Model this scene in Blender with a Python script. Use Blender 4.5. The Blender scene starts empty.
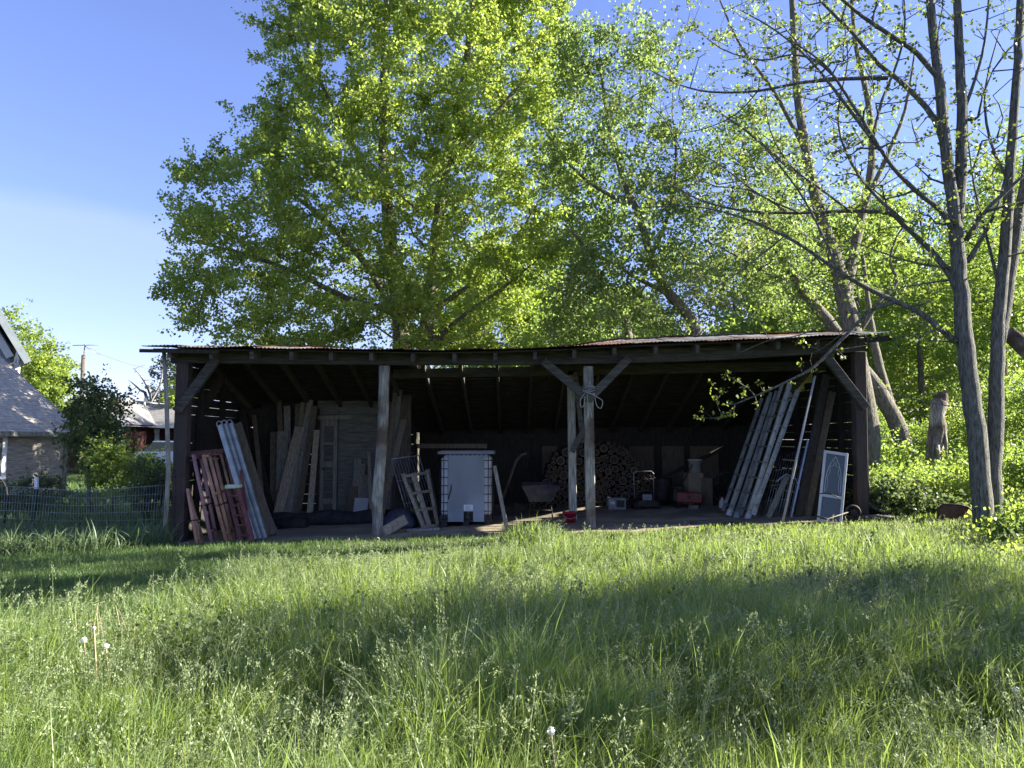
import bpy, math, random
import numpy as np
from mathutils import Vector, Matrix, Quaternion

# ------------------------------------------------------------------ camera, sky, sun, exposure
S = bpy.context.scene
COL = S.collection
F_PX, PITCH, EYE = 768.0, math.radians(4.1), 1.6
cam_d = bpy.data.cameras.new('camera'); cam = bpy.data.objects.new('camera', cam_d); COL.objects.link(cam)
cam_d.sensor_width = 36.0; cam_d.lens = 27.0; cam_d.clip_start = 0.1; cam_d.clip_end = 2000
cam.location = (0, 0, EYE); cam.rotation_euler = (math.radians(90) + PITCH, 0, 0)
S.camera = cam

SUN_AZ = Vector((0.995, 0.06, 0)).normalized()
SUN_EL = math.radians(27)
SUN = Vector((SUN_AZ.x * math.cos(SUN_EL), SUN_AZ.y * math.cos(SUN_EL), math.sin(SUN_EL)))
W = bpy.data.worlds.new('World'); S.world = W; W.use_nodes = True
nt = W.node_tree; nt.nodes.clear()
wo = nt.nodes.new('ShaderNodeOutputWorld'); bg = nt.nodes.new('ShaderNodeBackground')
sky = nt.nodes.new('ShaderNodeTexSky'); sky.sky_type = 'NISHITA'; sky.sun_disc = False
sky.sun_elevation = SUN_EL; sky.sun_rotation = math.atan2(SUN_AZ.x, SUN_AZ.y)
sky.air_density = 1.0; sky.dust_density = 0.3; sky.ozone_density = 3.0
bg.inputs['Strength'].default_value = 0.07
# thin high cirrus
tc = nt.nodes.new('ShaderNodeTexCoord'); mp = nt.nodes.new('ShaderNodeMapping')
mp.inputs['Scale'].default_value = (2.0, 2.0, 9.0); mp.inputs['Rotation'].default_value = (0, .12, 0)
nz = nt.nodes.new('ShaderNodeTexNoise'); nz.inputs['Scale'].default_value = 2.2; nz.inputs['Detail'].default_value = 6
dt = nt.nodes.new('ShaderNodeVectorMath'); dt.operation = 'DOT_PRODUCT'; dt.inputs[1].default_value = (-.186, .20, -.962)
ma = nt.nodes.new('ShaderNodeMath'); ma.operation = 'MULTIPLY_ADD'; ma.inputs[1].default_value = .05; 
rp = nt.nodes.new('ShaderNodeValToRGB'); E = rp.color_ramp.elements
E[0].position = 0.018; E[0].color = (0, 0, 0, 1); E[1].position = 0.045; E[1].color = (.30, .30, .30, 1)
e = E.new(.16); e.color = (.16, .16, .16, 1); e = E.new(.3); e.color = (.26, .26, .26, 1)
mxs = nt.nodes.new('ShaderNodeMixRGB'); mxs.blend_type = 'MIX'; mxs.inputs[2].default_value = (2.5, 2.85, 3.7, 1)
L = nt.links.new
L(tc.outputs['Generated'], mp.inputs['Vector']); L(mp.outputs[0], nz.inputs['Vector']); L(tc.outputs['Generated'], dt.inputs[0]); L(nz.outputs['Fac'], ma.inputs[0]); L(dt.outputs['Value'], ma.inputs[2]); L(ma.outputs[0], rp.inputs[0])
L(rp.outputs[0], mxs.inputs[0]); tn = nt.nodes.new('ShaderNodeMixRGB'); tn.blend_type = 'MULTIPLY'; tn.inputs[0].default_value = 1; 
sx_ = nt.nodes.new('ShaderNodeSeparateXYZ'); sr = nt.nodes.new('ShaderNodeValToRGB')
sr.color_ramp.elements[0].position = 0.0; sr.color_ramp.elements[0].color = (.74, .68, 1.0, 1)
sr.color_ramp.elements[1].position = 0.42; sr.color_ramp.elements[1].color = (.86, .76, 1.0, 1)
L = nt.links.new; L(tc.outputs['Generated'], sx_.inputs[0]); L(sx_.outputs['Z'], sr.inputs[0]); L(sr.outputs[0], tn.inputs[2])
L(sky.outputs[0], tn.inputs[1]); L(tn.outputs[0], mxs.inputs[1]); L(mxs.outputs[0], bg.inputs['Color']); L(bg.outputs[0], wo.inputs['Surface'])

sd = bpy.data.lights.new('sun', 'SUN'); so = bpy.data.objects.new('sun', sd); COL.objects.link(so)
sd.energy = 5.0; sd.angle = math.radians(0.5); sd.color = (1.0, 0.955, 0.85)
so.rotation_euler = SUN.to_track_quat('Z', 'Y').to_euler(); so.location = SUN * 60

vs = S.view_settings
vs.view_transform = 'Standard'; vs.look = 'None'; vs.gamma = 1.0; vs.use_curve_mapping = False
vs.exposure = 2.15
S.cycles.max_bounces = 8; S.cycles.diffuse_bounces = 4; S.cycles.transmission_bounces = 6; S.cycles.transparent_max_bounces = 6
S.cycles.use_denoising = True

# ------------------------------------------------------------------ helpers
CP, SP = math.cos(PITCH), math.sin(PITCH)
def at(x, y, Y):
    u = (x - 512) / F_PX; v = (384 - y) / F_PX
    dy = CP - v * SP; dz = SP + v * CP
    return Vector((u / dy * Y, Y, EYE + dz / dy * Y))
def clamp(a, lo, hi): return max(lo, min(hi, a))
def gz(X, Y):
    s = clamp((Y - 3) / 10, 0, 1)
    return 0.034 * clamp(X, -8, 9) * s + 0.02 * math.sin(X * 0.9 + 1) * math.sin(Y * 0.7) * clamp((13 - Y) / 3, 0, 1)
gzv = np.vectorize(gz, otypes=[float])
def on(x, Y, dz=0.0):
    X = (x - 512) / F_PX * Y / CP
    return Vector((X, Y, gz(X, Y) + dz))
def lin(tab, x):
    xs = [t[0] for t in tab]
    return float(np.interp(x, xs, [t[1] for t in tab]))

class MB:
    def __init__(s): s.v = []; s.f = []; s.m = []; s.sm = []
    def add(s, vs_, fs, mi=0, smooth=False):
        o = len(s.v); s.v += [Vector(q) for q in vs_]
        for f in fs: s.f.append([i + o for i in f]); s.m.append(mi); s.sm.append(smooth)
        return s
    def box(s, c, size, rot=None, mi=0, bev=0.0):
        c = Vector(c); hx, hy, hz = size[0] / 2, size[1] / 2, size[2] / 2
        R = rot if rot is not None else Matrix.Identity(3)
        b = min(bev, hx * .9, hy * .9, hz * .9)
        if b <= 0:
            P = [(x, y, z) for x in (-hx, hx) for y in (-hy, hy) for z in (-hz, hz)]
            fs = [(0, 1, 3, 2), (4, 6, 7, 5), (0, 4, 5, 1), (2, 3, 7, 6), (0, 2, 6, 4), (1, 5, 7, 3)]
            s.add([c + R @ Vector(p) for p in P], fs, mi); return s
        P = []; idx = {}
        for sx in (-1, 1):
            for sy in (-1, 1):
                for sz in (-1, 1):
                    for a in range(3):
                        p = [sx * (hx - b), sy * (hy - b), sz * (hz - b)]
                        p[a] = (sx * hx, sy * hy, sz * hz)[a]
                        idx[(sx, sy, sz, a)] = len(P); P.append(c + R @ Vector(p))
        fs = []
        for a in range(3):
            o1, o2 = [(1, 2), (2, 0), (0, 1)][a]
            for sg in (-1, 1):
                q = []
                for (u, w) in ((-1, -1), (1, -1), (1, 1), (-1, 1)):
                    k = [0, 0, 0]; k[a] = sg; k[o1] = u; k[o2] = w
                    q.append(idx[(k[0], k[1], k[2], a)])
                fs.append(q if sg > 0 else q[::-1])
        for a in range(3):
            o1, o2 = [(1, 2), (2, 0), (0, 1)][a]
            for u in (-1, 1):
                for w in (-1, 1):
                    k0 = [0, 0, 0]; k0[a] = -1; k0[o1] = u; k0[o2] = w
                    k1 = list(k0); k1[a] = 1
                    q = [idx[(*k0, o1)], idx[(*k1, o1)], idx[(*k1, o2)], idx[(*k0, o2)]]
                    fs.append(q if u * w > 0 else q[::-1])
        for sx in (-1, 1):
            for sy in (-1, 1):
                for sz in (-1, 1):
                    q = [idx[(sx, sy, sz, 0)], idx[(sx, sy, sz, 1)], idx[(sx, sy, sz, 2)]]
                    fs.append(q if sx * sy * sz > 0 else q[::-1])
        s.add(P, fs, mi); return s
    def beam(s, p0, p1, w, t, side=None, mi=0, bev=0.0, twist=0.0):
        p0, p1 = Vector(p0), Vector(p1); d = (p1 - p0); ln = d.length; d.normalize()
        nrm = Vector(side) if side is not None else Vector((0, -1, 0))
        x = d.cross(nrm)
        if x.length < 1e-4: x = d.cross(Vector((1, 0, 0)))
        x.normalize(); y = d.cross(x).normalized()
        if twist:
            q = Quaternion(d, twist); x = q @ x; y = q @ y
        R = Matrix((x, y, d)).transposed()
        return s.box((p0 + p1) / 2, (w, t, ln), R, mi, bev)
    def tube(s, pts, rad, n=6, mi=0, cap=True, smooth=True, closed=False):
        pts = [Vector(p) for p in pts]; N = len(pts)
        if not hasattr(rad, '__len__'): rad = [rad] * N
        t0 = (pts[1] - pts[0]).normalized()
        a = Vector((0, 0, 1)) if abs(t0.z) < .9 else Vector((1, 0, 0))
        u = t0.cross(a).normalized(); V = []; pt = t0
        for i in range(N):
            if closed: t = (pts[(i + 1) % N] - pts[i - 1])
            else: t = (pts[min(i + 1, N - 1)] - pts[max(i - 1, 0)])
            if t.length < 1e-9: t = pt.copy()
            t.normalize()
            q = pt.rotation_difference(t); u = (q @ u); u = (u - t * u.dot(t)).normalized(); w = t.cross(u); pt = t
            for k in range(n):
                an = 2 * math.pi * k / n
                V.append(pts[i] + (u * math.cos(an) + w * math.sin(an)) * rad[i])
        Fs = []
        M = N if closed else N - 1
        for i in range(M):
            j = (i + 1) % N
            for k in range(n):
                k2 = (k + 1) % n
                Fs.append((i * n + k, i * n + k2, j * n + k2, j * n + k))
        s.add(V, Fs, mi, smooth)
        if cap and not closed:
            o = len(s.v) - N * n
            s.f.append([o + k for k in range(n)][::-1]); s.m.append(mi); s.sm.append(False)
            s.f.append([o + (N - 1) * n + k for k in range(n)]); s.m.append(mi); s.sm.append(False)
        return s
    def lathe(s, base, prof, n=16, axis=(0, 0, 1), mi=0, cap=True, smooth=True):
        ax = Vector(axis).normalized(); a = Vector((1, 0, 0)) if abs(ax.x) < .9 else Vector((0, 1, 0))
        u = ax.cross(a).normalized(); w = ax.cross(u); V = []
        for (r, h) in prof:
            for k in range(n):
                an = 2 * math.pi * k / n
                V.append(Vector(base) + ax * h + (u * math.cos(an) + w * math.sin(an)) * r)
        Fs = [(i * n + k, i * n + (k + 1) % n, (i + 1) * n + (k + 1) % n, (i + 1) * n + k) for i in range(len(prof) - 1) for k in range(n)]
        s.add(V, Fs, mi, smooth)
        if cap:
            o = len(s.v) - len(prof) * n
            s.f.append([o + k for k in range(n)][::-1]); s.m.append(mi); s.sm.append(False)
            s.f.append([o + (len(prof) - 1) * n + k for k in range(n)]); s.m.append(mi); s.sm.append(False)
        return s
    def quad(s, a, b, c, d, mi=0): return s.add([a, b, c, d], [(0, 1, 2, 3)], mi)
    def prism(s, poly, depth_vec, mi=0):
        n = len(poly); dv = Vector(depth_vec)
        V = [Vector(p) for p in poly] + [Vector(p) + dv for p in poly]
        Fs = [tuple(range(n))[::-1], tuple(range(n, 2 * n))] + [(i, (i + 1) % n, n + (i + 1) % n, n + i) for i in range(n)]
        return s.add(V, Fs, mi)
    def build(s, name, mats, parent=None, origin=None):
        if not isinstance(mats, (list, tuple)): mats = [mats]
        off = Vector((0, 0, 0))
        p = parent
        while p is not None: off += p.location; p = p.parent
        loc = Vector((0, 0, 0))
        if origin is not None: loc = Vector(origin) - off
        me = bpy.data.meshes.new(name)
        me.from_pydata([tuple(q - off - loc) for q in s.v], [], s.f)
        for m in mats: me.materials.append(m)
        me.polygons.foreach_set('material_index', s.m)
        me.polygons.foreach_set('use_smooth', s.sm)
        me.update()
        o = bpy.data.objects.new(name, me); COL.objects.link(o); o.location = loc
        if parent is not None: o.parent = parent
        return o

def tag(o, label=None, cat=None, group=None, kind=None):
    if label: o['label'] = label
    if cat: o['category'] = cat
    if group: o['group'] = group
    if kind: o['kind'] = kind
    return o
def thing(name, loc, label, cat, group=None):
    o = bpy.data.objects.new(name, None); COL.objects.link(o); o.location = loc; o.empty_display_size = .1
    return tag(o, label, cat, group)
def solo(mb, name, mat, label, cat, origin, group=None):
    return tag(mb.build(name, mat, None, origin), label, cat, group)
def np_mesh(name, verts, quads, mat, parent=None, tint=None, smooth=False, off=None):
    """verts (N,3), faces (M,k) numpy"""
    me = bpy.data.meshes.new(name)
    if off is not None: verts = verts - np.array(off)
    k = quads.shape[1]
    me.vertices.add(len(verts)); me.vertices.foreach_set('co', verts.astype(np.float32).ravel())
    me.loops.add(quads.size); me.loops.foreach_set('vertex_index', quads.astype(np.int32).ravel())
    me.polygons.add(len(quads)); me.polygons.foreach_set('loop_start', np.arange(0, quads.size, k, dtype=np.int32))
    me.polygons.foreach_set('loop_total', np.full(len(quads), k, dtype=np.int32))
    if smooth: me.polygons.foreach_set('use_smooth', np.ones(len(quads), dtype=bool))
    me.update(calc_edges=True)
    if tint is not None:
        a = me.attributes.new('tint', 'FLOAT', 'POINT'); a.data.foreach_set('value', tint.astype(np.float32))
    me.materials.append(mat)
    o = bpy.data.objects.new(name, me); COL.objects.link(o)
    if parent is not None: o.parent = parent
    return o

# ------------------------------------------------------------------ materials
def newmat(name):
    m = bpy.data.materials.new(name); m.use_nodes = True; t = m.node_tree; t.nodes.clear()
    return m, t, t.nodes.new('ShaderNodeOutputMaterial')
def noise_mat(name, c1, c2, scale=4, stretch=(1, 1, 1), rough=.8, bump=.3, metal=0, c3=None, detail=6, spec=.3, lo=.35, hi=.65, bscale=None, bdist=.02):
    m, t, out = newmat(name); N = t.nodes.new; l = t.links.new
    b = N('ShaderNodeBsdfPrincipled'); l(b.outputs[0], out.inputs[0])
    tc = N('ShaderNodeTexCoord'); mp = N('ShaderNodeMapping'); mp.inputs['Scale'].default_value = stretch
    l(tc.outputs['Object'], mp.inputs[0])
    n = N('ShaderNodeTexNoise'); n.inputs['Scale'].default_value = scale; n.inputs['Detail'].default_value = detail; n.inputs['Roughness'].default_value = .62
    l(mp.outputs[0], n.inputs['Vector'])
    r = N('ShaderNodeValToRGB'); r.color_ramp.elements[0].position = lo; r.color_ramp.elements[1].position = hi
    r.color_ramp.elements[0].color = (*c1, 1); r.color_ramp.elements[1].color = (*c2, 1)
    l(n.outputs['Fac'], r.inputs[0]); col = r.outputs[0]
    if c3 is not None:
        n3 = N('ShaderNodeTexNoise'); n3.inputs['Scale'].default_value = scale * .37; n3.inputs['Detail'].default_value = 4
        l(tc.outputs['Object'], n3.inputs['Vector'])
        r3 = N('ShaderNodeValToRGB'); r3.color_ramp.elements[0].position = .48; r3.color_ramp.elements[1].position = .62
        l(n3.outputs['Fac'], r3.inputs[0])
        mx = N('ShaderNodeMixRGB'); mx.inputs[2].default_value = (*c3, 1)
        l(r3.outputs[0], mx.inputs[0]); l(col, mx.inputs[1]); col = mx.outputs[0]
    oi = N('ShaderNodeObjectInfo'); hsv = N('ShaderNodeHueSaturation')
    mr = N('ShaderNodeMapRange'); mr.inputs[3].default_value = .82; mr.inputs[4].default_value = 1.18
    l(oi.outputs['Random'], mr.inputs[0]); l(mr.outputs[0], hsv.inputs['Value']); l(col, hsv.inputs['Color'])
    l(hsv.outputs[0], b.inputs['Base Color'])
    b.inputs['Roughness'].default_value = rough; b.inputs['Metallic'].default_value = metal
    b.inputs['Specular IOR Level'].default_value = spec
    if bump:
        n2 = N('ShaderNodeTexNoise'); n2.inputs['Scale'].default_value = (bscale or scale * 2.2); n2.inputs['Detail'].default_value = 6
        l(mp.outputs[0], n2.inputs['Vector'])
        bp = N('ShaderNodeBump'); bp.inputs['Strength'].default_value = bump; bp.inputs['Distance'].default_value = bdist
        l(n2.outputs['Fac'], bp.inputs['Height']); l(bp.outputs[0], b.inputs['Normal'])
    return m
def leaf_mat(name, dark, light, trans, tf=.5, rough=.45, spec=.35):
    m, t, out = newmat(name); N = t.nodes.new; l = t.links.new
    a = N('ShaderNodeAttribute'); a.attribute_name = 'tint'
    r = N('ShaderNodeValToRGB'); r.color_ramp.elements[0].color = (*dark, 1); r.color_ramp.elements[1].color = (*light, 1)
    l(a.outputs['Fac'], r.inputs[0])
    d = N('ShaderNodeBsdfPrincipled'); d.inputs['Roughness'].default_value = rough; d.inputs['Specular IOR Level'].default_value = spec
    l(r.outputs[0], d.inputs['Base Color'])
    tr = N('ShaderNodeBsdfTranslucent')
    mx = N('ShaderNodeMixRGB'); mx.inputs[1].default_value = (*[c * .6 for c in trans], 1); mx.inputs[2].default_value = (*trans, 1)
    l(a.outputs['Fac'], mx.inputs[0]); l(mx.outputs[0], tr.inputs['Color'])
    ms = N('ShaderNodeMixShader'); ms.inputs[0].default_value = tf
    l(d.outputs[0], ms.inputs[1]); l(tr.outputs[0], ms.inputs[2]); l(ms.outputs[0], out.inputs[0])
    return m

VST = (14, 14, 1.2)
M = {}
M['weather'] = noise_mat('weathered grey wood', (0.1250, 0.1223, 0.0988), (0.3750, 0.3669, 0.3023), 3, VST, .9, .5)
M['post'] = noise_mat('bleached post wood', (0.1305, 0.1269, 0.1052), (0.3915, 0.3883, 0.3236), 4, (12, 12, 1), .9, .9, c3=(.10, .075, .05))
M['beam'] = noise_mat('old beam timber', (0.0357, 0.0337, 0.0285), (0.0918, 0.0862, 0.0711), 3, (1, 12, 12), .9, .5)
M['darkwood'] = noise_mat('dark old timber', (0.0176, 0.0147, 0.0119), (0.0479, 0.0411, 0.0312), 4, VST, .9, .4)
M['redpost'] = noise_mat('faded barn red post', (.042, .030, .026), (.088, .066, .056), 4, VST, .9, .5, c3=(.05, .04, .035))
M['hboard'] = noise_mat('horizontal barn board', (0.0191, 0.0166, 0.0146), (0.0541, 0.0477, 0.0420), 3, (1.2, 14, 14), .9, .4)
M['paleboard'] = noise_mat('grey partition siding', (0.0762, 0.0746, 0.0602), (0.1447, 0.1412, 0.1169), 3, (1.2, 12, 12), .9, .35)
M['lumber'] = noise_mat('stored lumber', (0.1326, 0.1103, 0.0759), (0.2754, 0.2416, 0.1707), 3, VST, .85, .35)
M['lumber2'] = noise_mat('grey stored lumber', (0.1224, 0.1156, 0.0901), (0.2448, 0.2311, 0.1850), 3, VST, .85, .35)
M['lumber3'] = noise_mat('brown stored lumber', (0.0714, 0.0539, 0.0354), (0.1428, 0.1177, 0.0797), 3, VST, .85, .35)
M['blacklog'] = noise_mat('black rolled rubber', (.010, .010, .011), (.03, .03, .03), 6, (1, 1, 1), .8, .5)
M['rust'] = noise_mat('rusty roofing', (.07, .045, .04), (.20, .085, .055), 3, (1.5, 1, 1), .75, .2, metal=.25, c3=(.26, .25, .25))
M['zinc'] = noise_mat('weathered zinc roofing', (.20, .20, .21), (.36, .36, .37), 3, (1.5, 1, 1), .5, .2, metal=.5, c3=(.17, .10, .075))
M['orange'] = noise_mat('orange scaffold paint', (.31, .16, .10), (.50, .29, .18), 7, VST, .6, .2, c3=(.24, .13, .085))
M['pink'] = noise_mat('faded red scaffold paint', (.25, .12, .115), (.42, .24, .23), 7, VST, .6, .2)
M['red'] = noise_mat('red stepladder paint', (0.0675, 0.0165, 0.0165), (0.1275, 0.0375, 0.0360), 6, (1, 1, 1), .5, .1)
M['alu'] = noise_mat('dull aluminium', (0.1344, 0.1438, 0.1314), (0.2372, 0.2476, 0.2250), 6, (1, 1, 1), .42, .1, metal=.55)
M['alub'] = noise_mat('blue grey aluminium', (0.2146, 0.2436, 0.2461), (0.3219, 0.3566, 0.3475), 6, (1, 1, 1), .45, .1, metal=.4)
M['black'] = noise_mat('black plastic', (.010, .010, .011), (.022, .022, .023), 8, (1, 1, 1), .5, .05)
M['iron'] = noise_mat('dark iron', (0.0210, 0.0196, 0.0189), (0.0630, 0.0490, 0.0385), 10, (1, 1, 1), .6, .3, metal=.5)
M['totepanel'] = noise_mat('grey blue tote panel', (0.1475, 0.1719, 0.1881), (0.1868, 0.2149, 0.2299), 3, (1, 1, .4), .5, .05, c3=(.22, .26, .30))
M['tote'] = noise_mat('milky tote plastic', (0.5610, 0.5712, 0.5814), (0.7140, 0.7242, 0.7344), 2, (1, 1, 1), .45, .05)
M['galv'] = noise_mat('galvanised steel', (.20, .21, .22), (.36, .37, .39), 12, (1, 1, 1), .45, .1, metal=.6)
M['label'] = noise_mat('white paper label', (.55, .56, .56), (.72, .72, .72), 20, (1, 1, 6), .7, 0)
M['bucketred'] = noise_mat('red plastic', (0.2700, 0.0112, 0.0210), (0.3375, 0.0188, 0.0300), 5, (1, 1, 1), .4, .05)
M['whiteplastic'] = noise_mat('white plastic', (0.3500, 0.3430, 0.3220), (0.4340, 0.4270, 0.4060), 5, (1, 1, 1), .45, .05)
M['card'] = noise_mat('old cardboard', (.19, .15, .10), (.29, .23, .16), 4, (1, 1, 1), .9, .1)
M['redpaint'] = noise_mat('dull red machine paint', (0.1200, 0.0270, 0.0240), (0.1800, 0.0480, 0.0420), 5, (1, 1, 1), .5, .1, c3=(.12, .08, .06))
M['greymetal'] = noise_mat('grey painted metal', (0.1280, 0.1320, 0.1360), (0.2080, 0.2120, 0.2160), 6, (1, 1, 1), .5, .1)
M['tub'] = noise_mat('dull wheelbarrow steel', (0.0455, 0.0488, 0.0553), (0.0910, 0.0975, 0.1073), 6, (1, 1, 1), .55, .2, metal=.3, c3=(.09, .06, .045))
M['bark'] = noise_mat('grey tree bark', (0.0770, 0.0692, 0.0521), (0.2380, 0.2163, 0.1628), 5, (5, 5, 1), .95, 1.0, bdist=.05)
M['bark2'] = noise_mat('grey furrowed bark', (0.0765, 0.0735, 0.0601), (0.2890, 0.2802, 0.2372), 6, (7, 7, 1.1), .95, 1.0, bdist=.05)
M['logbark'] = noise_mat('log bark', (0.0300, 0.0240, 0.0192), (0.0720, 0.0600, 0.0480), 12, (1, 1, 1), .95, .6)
M['sap'] = noise_mat('pale sapwood', (0.0780, 0.0600, 0.0408), (0.1440, 0.1110, 0.0780), 14, (1, 1, 1), .9, .2)
M['heart'] = noise_mat('dark heartwood', (0.0245, 0.0168, 0.0105), (0.0595, 0.0406, 0.0252), 14, (1, 1, 1), .9, .2)
M['rope'] = noise_mat('pale rope', (0.2210, 0.2145, 0.1820), (0.3380, 0.3250, 0.2860), 40, (1, 1, 1), .9, .5)
M['wire'] = noise_mat('fence wire', (0.1979, 0.2278, 0.2061), (0.3298, 0.3737, 0.3381), 20, (1, 1, 1), .45, 0, metal=.5)
M['tpost'] = noise_mat('green steel post', (.02, .05, .035), (.04, .08, .05), 8, (1, 1, 1), .5, .1)
M['white'] = noise_mat('white paint', (.66, .66, .65), (.80, .80, .79), 5, (1, 1, 1), .6, .05)
M['siding'] = noise_mat('bare weathered clapboard', (0.2376, 0.2145, 0.1839), (0.5227, 0.4730, 0.3969), 2.5, (1.5, 1.5, 14), .9, .4, c3=(.34, .31, .28))
M['shingle_old'] = noise_mat('pale old shingles', (0.3498, 0.3150, 0.2565), (0.5512, 0.4950, 0.4050), 7, (1, 1, 1), .95, .5)
M['shingle'] = noise_mat('grey shingles', (0.1276, 0.1218, 0.1189), (0.2204, 0.2117, 0.2030), 7, (1, 1, 1), .95, .5)
M['bluesiding'] = noise_mat('blue grey house siding', (.16, .20, .22), (.22, .27, .29), 3, (1, 1, 12), .8, .2)
M['trim'] = noise_mat('pale blue grey trim', (0.1500, 0.1800, 0.1950), (0.2000, 0.2300, 0.2450), 3, (1, 1, 1), .7, .1)
M['maroon'] = noise_mat('dark red siding', (0.0330, 0.0108, 0.0108), (0.0510, 0.0168, 0.0162), 3, (1, 1, 10), .85, .2)
M['polewood'] = noise_mat('utility pole wood', (.09, .07, .055), (.15, .12, .10), 4, VST, .9, .3)
M['carpaint'] = noise_mat('pale blue car paint', (.48, .55, .66), (.54, .61, .72), 2, (1, 1, 1), .25, 0, spec=.6)
M['tyre'] = noise_mat('tyre rubber', (.015, .015, .015), (.03, .03, .03), 10, (1, 1, 1), .9, .2)
M['rustplate'] = noise_mat('rusted brown steel', (.055, .03, .024), (.14, .07, .05), 5, (1, 1, 1), .85, .4)
M['snag'] = noise_mat('bleached dead wood', (.14, .115, .09), (.42, .38, .32), 4, (6, 6, 1), .9, 1.0, c3=(.09, .06, .04), bdist=.05)
M['dandelion'] = noise_mat('dandelion fluff', (.62, .61, .57), (.78, .77, .73), 30, (1, 1, 1), .9, .3)
M['drystalk'] = noise_mat('dry stalk', (0.2380, 0.1890, 0.1050), (0.3290, 0.2660, 0.1540), 10, (1, 1, 1), .9, .1)
def glass_mat():
    m, t, out = newmat('dusty window glass'); b = t.nodes.new('ShaderNodeBsdfPrincipled')
    b.inputs['Base Color'].default_value = (.075, .085, .08, 1); b.inputs['Roughness'].default_value = .22
    b.inputs['Specular IOR Level'].default_value = .5; b.inputs['Alpha'].default_value = 1
    t.links.new(b.outputs[0], out.inputs[0]); return m
M['glass'] = glass_mat()
def ground_mat():
    m, t, out = newmat('grassy soil'); N = t.nodes.new; l = t.links.new
    b = N('ShaderNodeBsdfPrincipled'); l(b.outputs[0], out.inputs[0]); b.inputs['Roughness'].default_value = .95
    b.inputs['Specular IOR Level'].default_value = .1
    tc = N('ShaderNodeTexCoord'); n = N('ShaderNodeTexNoise'); n.inputs['Scale'].default_value = .8; n.inputs['Detail'].default_value = 10
    l(tc.outputs['Object'], n.inputs['Vector'])
    r = N('ShaderNodeValToRGB'); r.color_ramp.elements[0].position = .35; r.color_ramp.elements[1].position = .65
    r.color_ramp.elements[0].color = (.022, .032, .010, 1); r.color_ramp.elements[1].color = (.045, .06, .017, 1)
    l(n.outputs['Fac'], r.inputs[0]); l(r.outputs[0], b.inputs['Base Color'])
    n2 = N('ShaderNodeTexNoise'); n2.inputs['Scale'].default_value = 25; bp = N('ShaderNodeBump'); bp.inputs['Strength'].default_value = .8
    l(tc.outputs['Object'], n2.inputs['Vector']); l(n2.outputs['Fac'], bp.inputs['Height']); l(bp.outputs[0], b.inputs['Normal'])
    return m
M['ground'] = ground_mat()
M['dirt'] = noise_mat('packed dirt', (0.1690, 0.1339, 0.0846), (0.3250, 0.2678, 0.1753), 2.2, (1, 1, 1), .97, .7, c3=(.17, .14, .105), bscale=16)
M['leaf_maple'] = leaf_mat('maple leaves', (.10, .15, .045), (.205, .265, .06), (.57, .71, .11), .52)
M['leaf_small'] = leaf_mat('small unfolding leaves', (.09, .12, .03), (.17, .21, .045), (.36, .45, .06), .4)
M['leaf_olive'] = leaf_mat('olive spring leaves', (.085, .125, .05), (.165, .22, .07), (.42, .57, .13), .5)
M['leaf_bright'] = leaf_mat('bright spring leaves', (.10, .155, .04), (.17, .24, .06), (.45, .61, .10), .5)
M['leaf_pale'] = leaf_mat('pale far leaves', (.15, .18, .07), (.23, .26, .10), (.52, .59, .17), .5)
M['leaf_dark'] = leaf_mat('dark shrub leaves', (.05, .075, .035), (.12, .16, .06), (.28, .36, .09), .42)
M['leaf_con'] = leaf_mat('conifer needles', (.025, .045, .022), (.06, .09, .04), (.08, .12, .04), .2)
M['grass_tall'] = leaf_mat('tall grass blades', (.06, .105, .03), (.18, .245, .07), (.47, .61, .11), .45, spec=.5)
M['grass_mown'] = leaf_mat('short lawn blades', (.045, .085, .03), (.12, .18, .055), (.28, .42, .10), .4)
M['grass_blue'] = leaf_mat('coarse clump blades', (.07, .11, .05), (.16, .22, .10), (.26, .36, .12), .4)
M['seed'] = leaf_mat('grass seed heads', (.15, .20, .09), (.30, .35, .17), (.48, .55, .24), .4)
M['straw'] = leaf_mat('dead straw', (.20, .17, .09), (.36, .31, .18), (.34, .30, .14), .3)
M['deadgrass'] = leaf_mat('matted dead grass', (.09, .12, .06), (.17, .21, .11), (.22, .27, .12), .3)

# ------------------------------------------------------------------ setting: ground, dirt floor
xs = np.concatenate([np.linspace(-900, -26, 14), np.linspace(-25, 25, 101), np.linspace(26, 900, 14)])
ys = np.concatenate([np.linspace(-200, -1, 8), np.linspace(0, 26, 53), np.linspace(28, 70, 12), np.linspace(90, 1500, 12)])
gx, gy = np.meshgrid(xs, ys); g_z = gzv(gx, gy)
V = np.stack([gx.ravel(), gy.ravel(), g_z.ravel()], 1); nx = len(xs)
ii = (np.arange(len(ys) - 1)[:, None] * nx + np.arange(nx - 1)[None, :]).ravel()
tag(np_mesh('ground', V, np.stack([ii, ii + 1, ii + nx + 1, ii + nx], 1), M['ground'], smooth=True), 'grassy ground of the overgrown yard', 'ground', kind='structure')
rng = np.random.default_rng(3)
xs = np.linspace(-5.7, 6.05, 80); ys = np.linspace(0, 1, 40); rows = []
for j, v in enumerate(ys):
    row = []
    for i, x in enumerate(xs):
        fr = 12.75 + .15 * math.sin(x * 2.1) + .12 * math.sin(x * 5.3 + 1) - 1.5 * math.exp(-((x + 1.5) / 1.7) ** 2)
        if x > 1.8: fr += .45 * min(1, (x - 1.8) / 1.5)
        y = fr + (19.0 - fr) * v
        row.append((x, y, gz(x, y) + .012 + .014 * math.sin(x * 3.1 + y * 2) * math.sin(y * 2.3) + .010 * min(1, v * 12)))
    rows.append(row)
V = np.array(rows).reshape(-1, 3); nx = 80
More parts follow.
